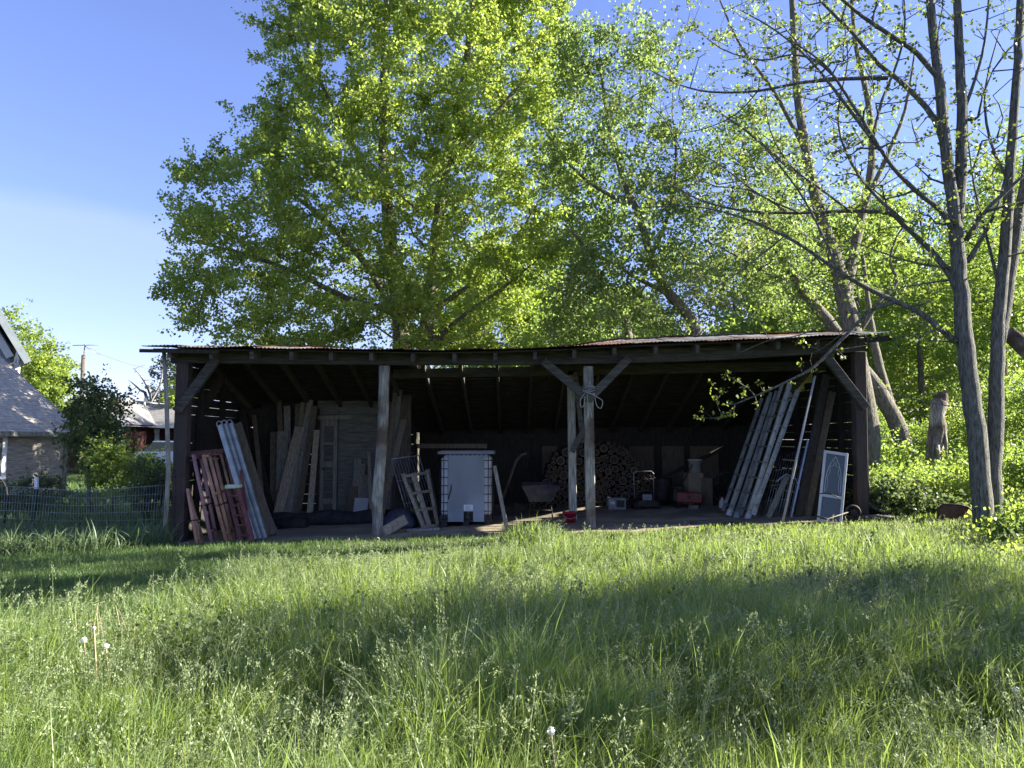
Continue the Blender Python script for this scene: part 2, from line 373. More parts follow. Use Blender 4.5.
ii = (np.arange(39)[:, None] * nx + np.arange(nx - 1)[None, :]).ravel()
tag(np_mesh('dirt_floor', V, np.stack([ii, ii + 1, ii + nx + 1, ii + nx], 1), M['dirt'], smooth=True), 'bare packed dirt floor of the open shed', 'ground', kind='structure')

# ------------------------------------------------------------------ the shed
YF = 13.5
shed = thing('open_shed', (0, 13.5, 0), 'long dark open-fronted timber shed with a sagging rusty metal roof', 'shed')
TOP = [(140, 347), (240, 348.5), (360, 350), (430, 351), (500, 350), (560, 348), (620, 345), (700, 342), (760, 340), (830, 337), (885, 334)]
UND = [(165, 363), (380, 365), (540, 365), (640, 363), (720, 360), (850, 352), (890, 351)]
def px(X, Y): return 512 + X / Y * F_PX * CP
def roof_f(X): return at(0, lin(TOP, px(X, 13.0)), 13.0).z
YR, YB = 14.35, 19.35
def zback(X): return 1.80 + .02 * X
def rise(X): return lin([(-6.3, .15), (-4, .2), (-2, .12), (0.6, .14), (2, .26), (4, .27), (6.3, .24)], X)
def roof_z(X, Y):
    zf = roof_f(X); zr = zf + rise(X)
    if Y < YR: return zf + (zr - zf) * (Y - 13.0) / (YR - 13.0)
    return zr + (zback(X) - zr) * (Y - YR) / (YB - YR)
HOLE = (-1.85, .42, 14.7, 15.5)
def in_hole(X, Y): return HOLE[0] < X < HOLE[1] and HOLE[2] < Y < HOLE[3]
# header beam
mb = MB(); pxs = [172, 240, 310, 384, 460, 520, 587, 650, 720, 790, 866]
for a, b in zip(pxs[:-1], pxs[1:]):
    pa, pb = at(a, lin(UND, a), YF), at(b, lin(UND, b), YF)
    h = .23; pa.z += h / 2; pb.z += h / 2
    mb.beam(pa, pb + (pb - pa).normalized() * .01, h, .14 + .004 * (pxs.index(a) % 2))
mb.build('header_beam', M['beam'], shed)
def zund(X): return at(0, lin(UND, px(X, YF)), YF).z
# second beam, mid span
mb = MB()
pa, pb = Vector((-2.3, 14.9, at(0, 374, 14.9).z)), Vector((6.1, 14.9, at(0, 366, 14.9).z))
mb.beam(pa, pb, .18, .14); mb.build('middle_beam', M['beam'], shed)
# posts
def post_tube(name, pts, Y, r, mat, n=9, seed=0):
    rg = random.Random(seed); P = [at(x, y, Y) for x, y in pts]
    Q = []; R = []
    for a, b in zip(P[:-1], P[1:]):
        for k in range(4): Q.append(a.lerp(b, k / 4) + Vector((rg.uniform(-.006, .006), rg.uniform(-.006, .006), 0))); R.append(r * rg.uniform(.93, 1.07))
    Q.append(P[-1]); R.append(r); Q[0].z = gz(Q[0].x, Y) - .05
    MB().tube(Q, R, n).build(name, mat, shed)
post_tube('post', [(378, 536), (377, 500), (383, 430), (384.5, 366)], YF, .098, M['post'], 10, 1)
MB().beam(Vector((at(587, 0, YF).x, YF, -.02)), at(588, 366.5, YF), .165, .16, bev=.015).build('post', M['post'], shed)
MB().beam(Vector((-5.78, YF, -.25)), Vector((-5.78, YF, zund(-5.78))), .22, .2, bev=.01).build('corner_post', M['redpost'], shed)
MB().beam(Vector((6.08, YF, .1)), Vector((6.12, YF, zund(6.1))), .20, .18, bev=.01).build('corner_post', M['redpost'], shed)
MB().beam(Vector((at(570, 0, 14.9).x, 14.9, -.02)), at(571, 371, 14.9), .15, .14, bev=.01).build('post', M['weather'], shed)
MB().beam(on(404, 16.6, -.02), at(405, 372, 16.6), .3, .1).build('post', M['lumber3'], shed)
MB().tube([on(169.5, 13.2, -.05), at(168.5, 470, 13.2), at(166.5, 400, 13.2), at(164, 352, 13.2)], [.042, .04, .038, .036], 8).build('corner_pole', M['weather'], shed)
def brace(a, b, Ya, Yb, w, mat=None): MB().beam(at(*a, Ya), at(*b, Yb), w, .09, bev=.006).build('brace', mat or M['beam'], shed)
brace((177, 412), (217, 358), 13.36, 13.36, .16)
brace((190, 433), (224, 374), 14.6, 14.6, .14, M['darkwood'])
brace((589, 399), (543, 361), 13.36, 13.36, .14)
brace((588, 400), (629, 358), 13.34, 13.34, .14)
brace((866, 408), (826, 356), 13.36, 13.36, .14)
brace((583, 443), (575, 372), 14.75, 14.75, .09)
brace((572, 452), (586, 425), 14.72, 14.72, .10)
# rafters
k = 0
for i in range(18):
    X = -5.86 + i * .694
    if X > 6.1: break
    j = .02 * math.sin(i * 7.3)
    z0 = roof_z(X, 13.06) - .115; zr = roof_z(X, YR) - .115; zb = roof_z(X, YB - .1) - .115
    m_ = MB()
    m_.beam((X + j, 13.06, z0), (X, YR - .0, zr), .055, .13, side=(1, 0, 0))if False else None
    for (ya, za, yb, zb_) in ((13.06, z0, YR + .02, zr), (YR - .02, zr + .002, YB - .1, zb)):
        d = Vector((0, yb - ya, zb_ - za)).normalized(); up = Vector((1, 0, 0)).cross(d)
        c = Vector((X + j, (ya + yb) / 2, (za + zb_) / 2)); ln = math.hypot(yb - ya, zb_ - za)
        R = Matrix((Vector((1, 0, 0)), d, up)).transposed()
        m_.box(c, (.065 if ya < 14 else .061, ln, .135), R)
    m_.build('rafter', M['beam'], shed)
# roof deck boards (skip sheathing) and metal sheets
deck = MB()
rr = random.Random(5)
def deck_board(y0, x0, x1, w):
    seg = 6; xsb = [x0 + (x1 - x0) * q / seg for q in range(seg + 1)]
    V = []
    for x in xsb:
        for yy, dz in ((y0, -.042), (y0 + w, -.042), (y0 + w, -.020), (y0, -.020)): V.append((x, yy, roof_z(x, yy) + dz))
    Fs = [(0, 1, 2, 3), tuple(seg * 4 + q for q in (3, 2, 1, 0))]
    for q in range(seg):
        for e in range(4):
            e2 = (e + 1) % 4; Fs.append((q * 4 + e, (q + 1) * 4 + e, (q + 1) * 4 + e2, q * 4 + e2))
    deck.add(V, Fs)
y = 13.08
while y < YB - .15:
    w = rr.uniform(.11, .17)
    if y < YR < y + w: y = YR + .01
    spans = [(-6.15, -2.0 + rr.uniform(-.3, .1)), (0, 0)] if False else None
    if y + w > HOLE[2] - .02 and y < HOLE[3]:
        deck_board(y, -6.15, HOLE[0], w); deck_board(y, HOLE[1], 6.3, w)
    else:
        c = rr.uniform(-2, 2); deck_board(y, -6.15, c - .01, w); deck_board(y, c + .01, 6.3, w)
    y += w + rr.uniform(.02, .06)
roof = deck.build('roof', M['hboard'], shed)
def sheet(x0, x1, y0, y1, ny, lift, seed, mat):
    rg = random.Random(seed); nxx = 25; V = []; tilt = rg.uniform(-.006, .006); curl = rg.uniform(0, .018)
    for j in range(ny + 1):
        y = y0 + (y1 - y0) * j / ny
        for i in range(nxx):
            x = x0 + (x1 - x0) * i / (nxx - 1)
            z = roof_z(x, max(y, 13.0)) + lift + .010 * math.cos(2 * math.pi * (x - x0) / .068) + tilt * (i / nxx - .5)
            if y0 < 13.5: z += curl * max(0, 1 - j / 2) * (i / nxx) + .010 * math.sin(x * 3 + seed) * (1 - j / ny)
            V.append((x, y, z))
    Fs = [(j * nxx + i, j * nxx + i + 1, (j + 1) * nxx + i + 1, (j + 1) * nxx + i) for j in range(ny) for i in range(nxx - 1)]
    m_ = MB(); m_.add(V, Fs, 0, True)
    m_.build('roof_sheet', mat, roof)
x = -6.30; i = 0
while x < 6.35:
    x1 = min(x + .70, 6.45)
    l = .004 if i % 2 else .014
    rusty = M['rust'] if (x < 1.5 and rr.random() < .9) else (M['zinc'] if rr.random() < .8 else M['rust'])
    fy = 12.93 - rr.uniform(0, .05)
    sheet(x, x1, fy, YR + .05, 4, l, i, rusty)
    hole = not (x1 < HOLE[0] or x > HOLE[1])
    if hole:
        xa, xb = max(x, HOLE[0]), min(x1, HOLE[1])
        if x < HOLE[0]: sheet(x, HOLE[0], YR - .02, HOLE[3] + .1, 2, l + .02, i + 50, rusty)
        if x1 > HOLE[1]: sheet(HOLE[1], x1, YR - .02, HOLE[3] + .1, 2, l + .02, i + 60, rusty)
        sheet(x, x1, YR - .02, HOLE[2], 1, l + .02, i + 70, rusty)
        sheet(x, x1, HOLE[3], YB, 4, l, i + 40, rusty)
    else:
        sheet(x, x1, YR - .02, YB, 5, l + .02, i + 40, rusty)
    x += .64; i += 1
# torn end flap on right, overhang boards at left
m_ = MB(); m_.beam(Vector((-6.35, 13.02, roof_f(-6.35) - .06)), Vector((-5.0, 13.02, roof_f(-5.0) - .06)), .06, .025)
m_.build('eave_board', M['darkwood'], roof)
m_ = MB(); m_.beam(Vector((5.9, 13.04, roof_f(6.0) - .10)), Vector((6.5, 13.04, roof_f(6.4) - .06)), .09, .03)
m_.build('eave_board', M['darkwood'], roof)
# walls
def boards_x(mb, X, y0, y1, z0f, z1f, w=.18, gap=.012, t=.025, seed=0, gapvar=.0):
    rg = random.Random(seed); z = z0f; 
    while z < z1f(y0) - .03 or z < z1f(y1) - .03:
        h = w * rg.uniform(.85, 1.15)
        # clip board to the roof line
        n = 10
        ysb = [y0 + (y1 - y0) * q / n for q in range(n + 1)]
        ok = [q for q in ysb if z1f(q) > z + h]
        if len(ok) >= 2:
            ya, yb = ok[0], ok[-1]
            mb.box((X + rg.uniform(-.006, .006), (ya + yb) / 2, z + h / 2), (t, yb - ya, h))
        z += h + gap + rg.random() * gapvar
def boards_y(mb, Yp, x0, x1, z0f, z1, w=.18, gap=.01, t=.025, seed=0):
    rg = random.Random(seed); z = z0f
    while z < z1 - .05:
        h = min(w * rg.uniform(.85, 1.15), z1 - z)
        mb.box(((x0 + x1) / 2, Yp + rg.uniform(-.008, .008), z + h / 2), (x1 - x0, t, h), Matrix.Rotation(rg.uniform(-.002, .002), 3, 'Y'))
        z += h + gap
def vboards(mb, Yp, x0, x1, z0, z1, seed=0, w=.2):
    rg = random.Random(seed); x = x0
    while x < x1 - .03:
        ww = min(w * rg.uniform(.7, 1.25), x1 - x)
        mb.box((x + ww / 2, Yp + rg.uniform(-.006, .006), (z0 + z1) / 2), (ww - .008, .024, z1 - z0)); x += ww
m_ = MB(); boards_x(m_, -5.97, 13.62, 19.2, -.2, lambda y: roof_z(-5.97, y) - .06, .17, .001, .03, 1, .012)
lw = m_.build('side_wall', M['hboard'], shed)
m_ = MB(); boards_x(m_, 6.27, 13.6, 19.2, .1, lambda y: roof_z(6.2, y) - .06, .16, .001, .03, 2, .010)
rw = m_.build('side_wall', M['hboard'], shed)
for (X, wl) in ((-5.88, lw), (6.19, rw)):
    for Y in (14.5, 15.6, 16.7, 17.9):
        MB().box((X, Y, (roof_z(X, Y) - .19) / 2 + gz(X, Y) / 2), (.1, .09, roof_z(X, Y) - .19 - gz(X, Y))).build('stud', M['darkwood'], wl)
m_ = MB(); vboards(m_, 19.1, -2.3, 6.2, -.05, 1.90, 4, .24); m_.box((2, 19.02, 1.66), (8.4, .09, .12)); m_.box((2, 19.13, .9), (8.5, .02, 2.0)); m_.beam((-2.3, 19.19, zback(-2.3) - .02), (6.2, 19.19, zback(6.2) - .02), .12, .07); bw = m_.build('back_wall', M['darkwood'], shed)  # filler beam along the top is added to close a slit of light
for a, b in ((.75, 1.12), (2.9, 3.5), (3.7, 4.25), (4.4, 5.1)): MB().box(((a + b) / 2, 19.055, .95), (b - a, .02, .95)).build('back_panel', M['lumber3'], bw)
m_ = MB(); fx0, fx1 = at(418, 0, 18.9).x, at(488, 0, 18.9).x
m_.box(((fx0 + fx1) / 2, 18.95, at(0, 446, 18.9).z), (fx1 - fx0, .08, .11)); m_.box((fx0 + .04, 18.93, .65), (.09, .08, 1.36)); m_.box((fx1 - .04, 18.93, .65), (.09, .08, 1.36))
m_.build('door_frame', M['lumber'], bw)
# partition room at left
PY = 16.9
zt = lambda x: roof_z(x, PY) - .2
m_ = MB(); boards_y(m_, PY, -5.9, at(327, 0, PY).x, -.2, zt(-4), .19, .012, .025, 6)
m_.box(((-5.9 + at(327, 0, PY).x) / 2, PY + .05, 1.2), (.9, .02, 2.4)); pw = m_.build('partition_wall', M['darkwood'], shed)  # unseen backing sheet added behind the boards to block leaking light
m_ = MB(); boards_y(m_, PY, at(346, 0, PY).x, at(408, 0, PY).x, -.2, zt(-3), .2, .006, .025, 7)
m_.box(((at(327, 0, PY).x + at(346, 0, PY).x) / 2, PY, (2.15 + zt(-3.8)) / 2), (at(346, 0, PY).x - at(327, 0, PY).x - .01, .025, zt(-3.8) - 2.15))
m_.box((at(368, 0, PY).x, PY + .06, 1.2), (2.0, .02, 2.5)); pw2 = m_.build('partition_wall', M['paleboard'], shed)  # thin sheet behind the siding is added to keep light out of the gaps
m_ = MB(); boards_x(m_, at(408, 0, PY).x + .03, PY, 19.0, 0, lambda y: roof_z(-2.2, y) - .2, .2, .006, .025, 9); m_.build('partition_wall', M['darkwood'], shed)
dx0, dx1 = at(328, 0, PY).x, at(345, 0, PY).x
m_ = MB(); m_.box(((dx0 + dx1) / 2, PY + .03, 1.0), (dx1 - dx0 - .02, .04, 2.1), bev=.005)
door = m_.build('door', M['paleboard'], pw2)
m_ = MB()
for z in (.25, 1.05, 1.95): m_.box(((dx0 + dx1) / 2, PY, z), (dx1 - dx0 - .04, .025, .12))
for xx in (dx0 + .05, dx1 - .05): m_.box((xx, PY - .002, 1.0), (.08, .02, 2.0))
m_.build('door_rail', M['lumber2'], pw2)
m_ = MB(); m_.tube([(dx0 + .09, PY - .012, .95), (dx0 + .09, PY - .07, .95)], .022, 8); m_.build('door_knob', M['iron'], door)
m_ = MB(); m_.beam(at(318, 418, PY - .06), at(352, 417, PY - .06), .09, .04); m_.beam(at(320, 443.5, PY - .05), at(336, 444, PY - .05), .045, .03); m_.build('door_frame', M['lumber2'], pw2)
# sill on the ground at right
m_ = MB(); m_.beam(on(688, 13.5, .02), on(818, 13.5, .03), .10, .12, bev=.01); m_.build('sill_beam', M['beam'], shed)
# wire panel nailed on the left corner
m_ = MB()
for q in range(6): X = at(172 + q * 3.6, 0, 13.34).x; m_.tube([(X, 13.36, -.25), (X, 13.36, at(0, 470, 13.34).z)], .004, 4)
for q in range(12): z = -.2 + q * .115; m_.tube([(at(171, 0, 13.34).x, 13.355, z), (at(191, 0, 13.34).x, 13.355, z)], .004, 4)
m_.build('wire_panel', M['iron'], shed)
# rope round the middle post
rp_ = thing('rope', at(588, 392, 13.3), 'pale rope knotted round the square middle post with loose loops', 'rope')
m_ = MB(); c = at(588, 391, YF); rg = random.Random(2)
for q in range(6):
    P = []
    for a in range(17):
        an = a / 16 * 2 * math.pi
        P.append(c + Vector((.135 * math.cos(an), -.06 + .20 * math.sin(an), -.05 + q * .022 + .03 * math.sin(an * 2 + q) + rg.uniform(-.01, .01))))
    m_.tube(P, .010, 6)
m_.build('coil', M['rope'], rp_)
def smooth(P, k=4):
    Q = []
    for i in range(len(P) - 1):
        a, b, c, d = P[max(i - 1, 0)], P[i], P[i + 1], P[min(i + 2, len(P) - 1)]
        for q in range(k):
            f = q / k; Q.append(.5 * (2 * b + (c - a) * f + (2 * a - 5 * b + 4 * c - d) * f * f + (3 * b - a - 3 * c + d) * f ** 3))
    return Q + [P[-1]]
m_ = MB()
m_.tube(smooth([at(585, 393, 13.22), at(580.5, 400, 13.22), at(581, 407, 13.22), at(584, 405, 13.22), at(585, 396, 13.22)]), .0075, 6)
m_.tube(smooth([at(590, 393, 13.22), at(597, 397, 13.22), at(602.5, 401, 13.22), at(601, 408, 13.22), at(597, 406, 13.22), at(595, 398, 13.22)]), .0075, 6)
m_.tube(smooth([at(587, 394, 13.22), at(588, 404, 13.22), at(591, 412, 13.22), at(592, 418, 13.22)]), .008, 6)
m_.build('loop', M['rope'], rp_)

# ------------------------------------------------------------------ things in the shed
def board(bx, Yb, top, Yt, w, t, mat, name, label, group=None, cat='board', twist=0.0):
    p0 = on(bx, Yb); p1 = at(top[0], top[1], Yt)
    d = (p1 - p0).normalized(); s = math.hypot(d.x, d.y)
    p0 = p0 + Vector((0, 0, min(.06, w * s / 2)))
    m_ = MB().beam(p0, p1, w, t, mi=0, bev=.004, twist=twist)
    return solo(m_, name, mat, label, cat, p0, group)
G = 'boards leaning in the left bay of the shed'
board(277, 16.35, (274, 432), 16.75, .17, .03, M['lumber3'], 'board', 'dark brown board leaning at the left end of the row of upright lumber', G)
board(284, 16.25, (283, 431), 16.62, .24, .03, M['lumber2'], 'board', 'wide short grey board second from left in the row of upright lumber', G)
board(288, 16.32, (279, 401), 16.80, .11, .03, M['lumber3'], 'board', 'thin tall dark strip rising behind the left end of the lumber row', G)
board(292, 16.35, (287, 406), 16.76, .14, .03, M['lumber2'], 'board', 'tall narrow grey board standing behind the wide crosswise plank', G)
board(279, 15.95, (300, 427), 16.52, .21, .045, M['lumber'], 'board', 'long stained plank leaning crosswise to the right in front of the lumber row', G)
board(288, 16.05, (296, 440), 16.45, .24, .03, M['lumber2'], 'board', 'short wide board standing low beneath the crosswise plank', G)
board(299, 16.3, (298, 404), 16.78, .13, .03, M['lumber3'], 'board', 'pointed brown board showing above the crosswise plank', G)
board(297, 16.3, (303, 402), 16.74, .10, .03, M['lumber'], 'board', 'slim pointed picket beside the top of the crosswise plank', G)
board(295, 16.15, (310, 400), 16.70, .14, .035, M['lumber2'], 'board', 'tall grey board tilted right just past the crosswise plank', G)
board(299, 16.1, (315, 406), 16.62, .13, .035, M['lumber3'], 'board', 'brown board tilted right at the right end of the lumber row', G)
board(311.5, 15.75, (317, 430), 16.35, .12, .04, M['lumber'], 'board', 'single pale board standing apart between the lumber row and the room door', G)
board(259, 16.0, (242, 410), 16.6, .16, .04, M['darkwood'], 'board', 'blackened plank leaning left behind the aluminium planks', G)
board(268, 16.2, (254, 415), 16.7, .09, .04, M['lumber3'], 'pole', 'thin dark pole leaning left between the aluminium planks and the lumber row', G, 'pole')
board(276, 16.3, (258, 452), 16.7, .16, .04, M['darkwood'], 'board', 'short dark board slanting left low beside the lumber row', G)
G2 = 'boards by the door of the shed room'
board(356, 16.45, (358, 459), 16.8, .16, .025, M['lumber2'], 'board', 'narrow grey board tallest of the group right of the room door', G2)
board(362, 16.42, (363, 464), 16.78, .12, .025, M['lumber'], 'board', 'thin tan board leaning beside the tallest grey board by the room door', G2)
board(354, 16.3, (354, 481), 16.7, .18, .03, M['lumber3'], 'board', 'short brown board at the left of the group by the room door', G2)
board(365, 16.3, (366, 475), 16.7, .16, .025, M['lumber2'], 'board', 'short grey offcut at the right of the group by the room door', G2)
board(373, 15.9, (369, 452), 16.6, .07, .03, M['lumber'], 'pole', 'slim pale pole leaning near the crooked post', G2, 'pole')
board(388, 15.6, (386, 470), 16.5, .22, .03, M['lumber2'], 'board', 'warped grey board standing just behind the crooked post', G2)
board(361, 16.05, (362, 498), 16.3, .3, .012, M['whiteplastic'], 'panel', 'square pale sheet standing on the floor below the leaning offcuts', G2, 'panel')
board(388, 15.7, (401, 378), 16.3, .1, .05, M['lumber2'], 'pole', 'round grey pole leaning right beside the top of the crooked post', G2, 'pole')
board(384, 15.4, (396, 382), 16.1, .09, .05, M['lumber3'], 'pole', 'brown pole leaning closest to the top of the crooked post', G2, 'pole')
board(381, 15.2, (404, 420), 16.0, .12, .05, M['lumber3'], 'pole', 'stout brown timber crossing behind the crooked post at a slant', G2, 'pole')
# black roll on the floor
m_ = MB(); P = [on(x, 15.6 - .0006 * (x - 276), .13 + .012 * math.sin(x * .1)) for x in range(274, 396, 12)]
m_.tube(P, [.15 + .02 * math.sin(i * 1.7) for i in range(len(P))], 12)
solo(m_, 'rubber_roll', M['blacklog'], 'long black roll lying on the dirt in front of the leaning lumber', 'roll', on(335, 15.5))
m_ = MB(); m_.tube([on(282, 15.1, .10), on(296, 15.12, .11), on(310, 15.1, .1)], [.13, .14, .12], 10)
solo(m_, 'rubber_roll', M['blacklog'], 'short black bundle lying at the foot of the pale single board', 'roll', on(296, 15.1))
# timber blocks at the crooked post
m_ = MB().beam(on(384, 13.45, .06), at(404, 520, 13.85), .18, .16, bev=.01)
solo(m_, 'timber_block', M['lumber'], 'thick squared timber offcut propped up beside the foot of the crooked post', 'timber', on(388, 13.5))
m_ = MB().box(on(399, 13.75, .04), (.3, .2, .09), Matrix.Rotation(.3, 3, 'Z'), bev=.01)
solo(m_, 'timber_block', M['lumber3'], 'small flat block on the ground right of the propped timber offcut', 'timber', on(399, 13.75))
m_ = MB().beam(on(404, 13.9, .03), on(440, 14.0, .03), .16, .05, side=(0, 0, 1), bev=.006)
solo(m_, 'floor_plank', M['weather'], 'grey plank lying flat on the dirt in front of the leaning crate', 'plank', on(420, 13.9))

# scaffold frames, stepladder, aluminium planks at left
def frame(legs, Ys, rungs, r, mat, label, brackets=True):
    base = on(legs[0][0][0], Ys[0])
    t = thing('scaffold', base, label, 'scaffold', 'scaffold frames leaning at the left end of the shed')
    ends = []
    for (b, tp), Y in zip(legs, Ys):
        p0 = on(b[0], Y, .02); p1 = at(tp[0], tp[1], Y + .25); ends.append((p0, p1))
        MB().tube([p0, p1], r, 8).build('leg', mat, t)
    for f in rungs:
        a = ends[0][0].lerp(ends[0][1], f); b = ends[-1][0].lerp(ends[-1][1], f)
        MB().tube([a, b], r * .75, 6).build('rung', mat, t)
    if brackets:
        for p0, p1 in ends:
            q = p0.lerp(p1, .42); MB().tube([q + Vector((-.09, -.02, -.01)), q + Vector((.10, -.02, .02))], .012, 6).build('lock_pin', M['iron'], t)
    return t
frame([((201.5, 541), (187.5, 489)), ((205, 541), (189, 490)), ((208, 541), (190, 497))], [13.05, 13.2, 13.35], (.1, .93), .028, M['orange'], 'short orange scaffold frame leaning leftmost beside the corner post')
frame([((216, 537), (193.5, 455)), ((221, 537), (200.5, 455))], [13.15, 13.55], (.12, .5, .97), .034, M['pink'], 'faded pinkish red scaffold frame leaning second from the corner post')
frame([((231, 540), (203.5, 455)), ((235, 538), (209, 454)), ((238.5, 537), (214, 453))], [13.05, 13.3, 13.6], (.1, .55, .98), .033, M['orange'], 'tall orange scaffold frame leaning in the middle of the stacked frames')
frame([((246, 530), (221, 454)), ((250, 528), (225, 453))], [13.5, 13.7], (.15, .6, .98), .024, M['orange'], 'thin orange scaffold frame behind the red stepladder')
m_ = MB(); m_.beam(at(189, 453.5, 13.7), at(224, 450.5, 13.75), .07, .06); m_.beam(at(190, 456, 13.5), at(222, 454, 13.55), .03, .06)
solo(m_, 'scaffold_rail', M['rustplate'], 'rusty flat rail lying across the tops of the scaffold frames', 'rail', at(206, 452, 13.7))
t = thing('stepladder', on(248, 12.95), 'folded red stepladder with a green and white top cap', 'stepladder')
for (b, tp, Y) in ((246, (228, 489), 12.95), (257, (238, 488), 12.85)):
    MB().beam(on(b, Y, .02), at(*tp, Y + .2), .075, .035).build('rail', M['red'], t)
MB().beam(on(253, 13.2, .02), at(241, 470, 13.4), .05, .03).build('rail', M['red'], t)
for q in range(5):
    f = .15 + q * .18
    a = on(247, 12.95, .02).lerp(at(228, 489, 13.15), f); b = on(257, 12.85, .02).lerp(at(238, 488, 13.05), f)
    MB().beam(a, b, .03, .08).build('step', M['red'], t)
m_ = MB(); m_.box(at(233.5, 486.5, 13.1), (.26, .14, .07), Matrix.Rotation(-.05, 3, 'Y'), bev=.015); m_.build('top_cap', leaf_mat('green cap paint', (.16, .30, .08), (.30, .40, .2), (.1, .2, .05), .05) if False else noise_mat('green white cap', (.22, .33, .13), (.52, .55, .45), 12, (1, 1, 1), .6, .1), t)
G3 = 'aluminium planks leaning at the left end of the shed'
for n_, (bx, tx, ty, lab) in enumerate([(258, 219.5, 425, 'pale blue grey aluminium plank leftmost of the leaning set'), (263, 224.5, 424, 'blue grey aluminium plank second in the leaning set'), (268, 230, 423.5, 'pale aluminium plank third in the leaning set beside the brown one')]):
    Y0 = 13.25 + .08 * n_
    t = thing('scaffold_plank', on(bx, Y0), lab, 'plank', G3)
    p0, p1 = on(bx, Y0, .03), at(tx, ty, Y0 + .45)
    MB().beam(p0, p1, .085, .04, bev=.006).build('plank_rail', M['alub'], t)
    d = (p1 - p0).normalized(); sx = d.cross(Vector((0, -1, 0))).normalized()
    MB().beam(p0 + sx * .05 + Vector((0, .02, 0)), p1 + sx * .05 + Vector((0, .02, 0)), .012, .06).build('plank_rail', M['alu'], t)
    m_ = MB(); c = p1 + d * .02
    m_.tube([c + Vector((.045 * math.cos(a), 0, .05 * math.sin(a))) for a in [x * .5 for x in range(-1, 9)]], .012, 6); m_.build('end_hook', M['galv'], t)
board(274, 13.75, (236, 424), 14.15, .20, .05, M['lumber3'], 'board', 'wide brown grey plank leaning against the aluminium planks', G3, 'plank')
board(281, 13.9, (242, 444), 14.25, .045, .03, M['alu'], 'metal_strip', 'thin bright metal strip leaning rightmost beside the brown plank', G3, 'strip')
board(277.5, 13.85, (246, 460), 14.2, .03, .03, M['alu'], 'metal_strip', 'thinner metal strip between the brown plank and the bright strip', G3, 'strip')

# wire rack and crate
def grid_panel(bl, br, tl, tr, nu, nv, r, mat, parent, name, n=4):
    m_ = MB()
    for q in range(nu + 1): f = q / nu; m_.tube([bl.lerp(br, f), tl.lerp(tr, f)], r, n)
    for q in range(nv + 1): f = q / nv; m_.tube([bl.lerp(tl, f), br.lerp(tr, f)], r, n)
    return m_.build(name, mat, parent)
t = thing('wire_rack', on(412, 14.9), 'grey wire rack leaning behind the slatted wooden crate', 'rack')
bl, br, tl, tr = on(412, 14.8, .01), on(440, 15.0, .01), at(391, 459, 15.1), at(419, 455.5, 15.3)
grid_panel(bl, br, tl, tr, 10, 3, .007, M['galv'], t, 'wire_grid')
m_ = MB(); m_.tube([bl, tl], .012, 6); m_.tube([tl, tr], .012, 6); m_.tube([br, tr], .012, 6); m_.build('rack_frame', M['galv'], t)
t = thing('slatted_crate', on(430, 14.4), 'brown slatted wooden crate leaning left of the white tote', 'crate')
bl, br, tl, tr = on(425, 14.25, .02), on(439, 14.45, .02), at(403, 475, 14.75), at(427, 471, 14.95)
m_ = MB()
for f in (0, .38, .47, 1): m_.beam(bl.lerp(br, f), tl.lerp(tr, f), .06, .04)
m_.build('slat', M['lumber'], t)
m_ = MB(); o = Vector((0, -.03, 0))
for f in (.03, .33, .64, .97): MB().beam(bl.lerp(tl, f) + o, br.lerp(tr, f) + o, .05, .03).build('crosspiece', M['lumber'], t)
m_ = MB(); o = Vector((0, .15, 0))
for f in (0, 1): m_.beam(bl.lerp(br, f) + o, tl.lerp(tr, f) + o, .09, .14)
m_.build('slat', M['lumber'], t)
m_ = MB(); m_.tube([tl + Vector((.1, -.06, -.12)), tl + Vector((.16, -.1, -.13))], .035, 10); m_.build('peg', M['sap'], t)
m_ = MB()
rg = random.Random(4)
m_.lathe(on(402, 14.6, 0), [(.30, 0), (.34, .08), (.30, .2), (.22, .3), (.1, .36), (.02, .37)], 11)
solo(m_, 'tarp_bundle', noise_mat('dark blue tarp', (.022, .025, .035), (.06, .065, .085), 5, (1, 1, 1), .6, .8), 'crumpled dark bundle on the ground below the wire rack', 'tarp', on(402, 14.6))

# IBC tote
t = thing('ibc_tote', (0, 0, 0), 'white caged liquid tote with a blue grey front panel', 'tote')
tx0, tx1, TY = at(442.5, 0, 14.3).x, at(493.5, 0, 14.3).x, 14.3
tb = gz((tx0 + tx1) / 2, TY); tz1 = at(0, 452, TY).z
t.location = ((tx0 + tx1) / 2, TY + .5, tb)
cx = (tx0 + tx1) / 2; tw = tx1 - tx0
MB().box((cx, TY + .52, (tb + .17 + tz1 - .05) / 2), (tw - .06, .95, tz1 - tb - .24), bev=.07).build('bottle', M['tote'], t)
m_ = MB()
for side in range(2):
    for q in range(13): X = tx0 + tw * q / 12; m_.tube([(X, TY + (0 if side == 0 else 1.04), tb + .15), (X, TY + (0 if side == 0 else 1.04), tz1)], .008, 5)
    for q in range(9): z = tb + .15 + (tz1 - tb - .15) * q / 8; yy = TY + (-.006 if side == 0 else 1.046); m_.tube([(tx0, yy, z), (tx1, yy, z)], .008, 5)
    X = tx0 if side == 0 else tx1
    for q in range(13): yy = TY + 1.04 * q / 12; m_.tube([(X, yy, tb + .15), (X, yy, tz1)], .008, 5)
    for q in range(9): z = tb + .15 + (tz1 - tb - .15) * q / 8; m_.tube([(X, TY, z), (X, TY + 1.04, z)], .008, 5)
m_.build('cage', M['iron'], t)
